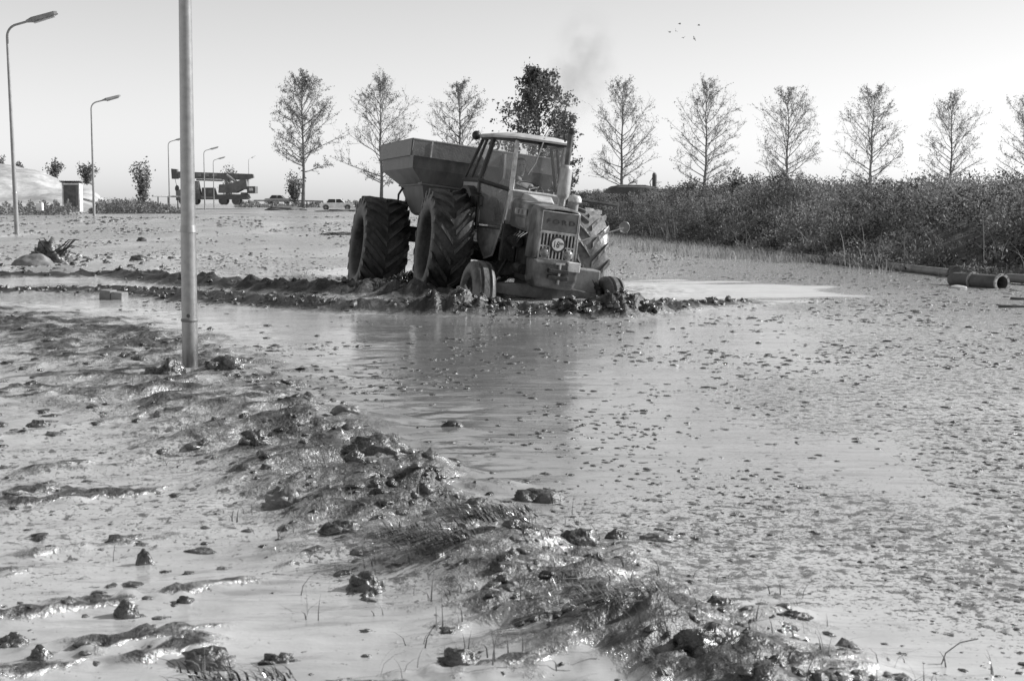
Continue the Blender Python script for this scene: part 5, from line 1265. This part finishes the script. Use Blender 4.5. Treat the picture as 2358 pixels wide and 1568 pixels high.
# ------------------------------------------------------------------ birds
BIRD = mat('bird', .16, .8)
def bird_mesh():
    mb = MB().loft([[Vector((x, r * cos(a), r * sin(a))) for a in [2 * pi * k / 8 for k in range(8)]] for x, r in ((-.16, .008), (-.1, .025), (0, .042), (.08, .035), (.12, .02), (.15, .004))])
    for s in (-1, 1):
        mb.loft([[Vector((x0, s * y, z)), Vector((x1, s * y, z + .004)), Vector((x1, s * y, z - .004))] for x0, x1, y, z in ((.07, -.05, .02, .02), (.09, -.04, .14, .10), (.02, -.05, .27, .08))])
    mb.loft([[Vector((-.14, -.02, 0)), Vector((-.14, .02, 0)), Vector((-.14, 0, .006))], [Vector((-.24, -.045, 0)), Vector((-.24, .045, 0)), Vector((-.24, 0, .004))]])
    me = mb.mesh('bird'); me.materials.append(BIRD); return me
BM_ = bird_mesh()
for (u, v, a, rl, lab) in ((1542, 75, 30, .2, 'leftmost of the six birds in the sky'), (1556, 72, 80, .9, 'bird second from the left in the flock'), (1565, 56, 10, 0, 'bird near the top of the flock, left of its middle'),
                         (1574, 88, 100, -.3, 'lowest bird near the middle of the flock'), (1609, 59, -15, .1, 'rightmost of the six birds in the sky'), (1598, 90, 120, 1.1, 'lower right bird of the flock, seen edge on')):
    o = link('bird', BM_); o.location = at(u, v, 150); o.rotation_euler = (rl, .1, rd(a)); tag(o, lab, 'bird', 'birds flying over the field')

# ------------------------------------------------------------------ diesel smoke
def smoke():
    c = at(1338, 160, 20.5); me = MB().sphere((0, 0, 0), (.62, .35, 1.05), 24, 16).mesh('exhaust_smoke', True)
    m = bpy.data.materials.new('smoke'); m.use_nodes = True; nt = m.node_tree; nt.nodes.clear(); N = nt.nodes; L = nt.links
    out = N.new('ShaderNodeOutputMaterial'); pv = N.new('ShaderNodeVolumePrincipled'); L.new(pv.outputs[0], out.inputs['Volume'])
    pv.inputs['Color'].default_value = grey(.25)
    tc = N.new('ShaderNodeTexCoord'); mp = N.new('ShaderNodeMapping'); mp.inputs['Scale'].default_value = (1 / .62, 1 / .35, 1 / 1.05); L.new(tc.outputs['Object'], mp.inputs[0])
    ln = N.new('ShaderNodeVectorMath'); ln.operation = 'LENGTH'; L.new(mp.outputs[0], ln.inputs[0])
    mr = N.new('ShaderNodeMapRange'); mr.interpolation_type = 'SMOOTHSTEP'; mr.inputs[1].default_value = 1.0; mr.inputs[2].default_value = .15; mr.inputs[3].default_value = 0; mr.inputs[4].default_value = 1; L.new(ln.outputs['Value'], mr.inputs[0])
    nz = N.new('ShaderNodeTexNoise'); nz.inputs['Scale'].default_value = 2.6; nz.inputs['Detail'].default_value = 4; L.new(tc.outputs['Object'], nz.inputs[0])
    m2 = N.new('ShaderNodeMapRange'); m2.inputs[1].default_value = .38; m2.inputs[2].default_value = .7; m2.inputs[3].default_value = .15; m2.inputs[4].default_value = 1.9; L.new(nz.outputs[0], m2.inputs[0])
    mu = N.new('ShaderNodeMath'); mu.operation = 'MULTIPLY'; L.new(mr.outputs[0], mu.inputs[0]); L.new(m2.outputs[0], mu.inputs[1]); L.new(mu.outputs[0], pv.inputs['Density'])
    me.materials.append(m); o = link('exhaust_smoke', me); o.location = c; o.rotation_euler = (0, rd(10), 0)
    tag(o, 'faint dark diesel smoke drifting above the exhaust stack', 'smoke', kind='stuff')
smoke()
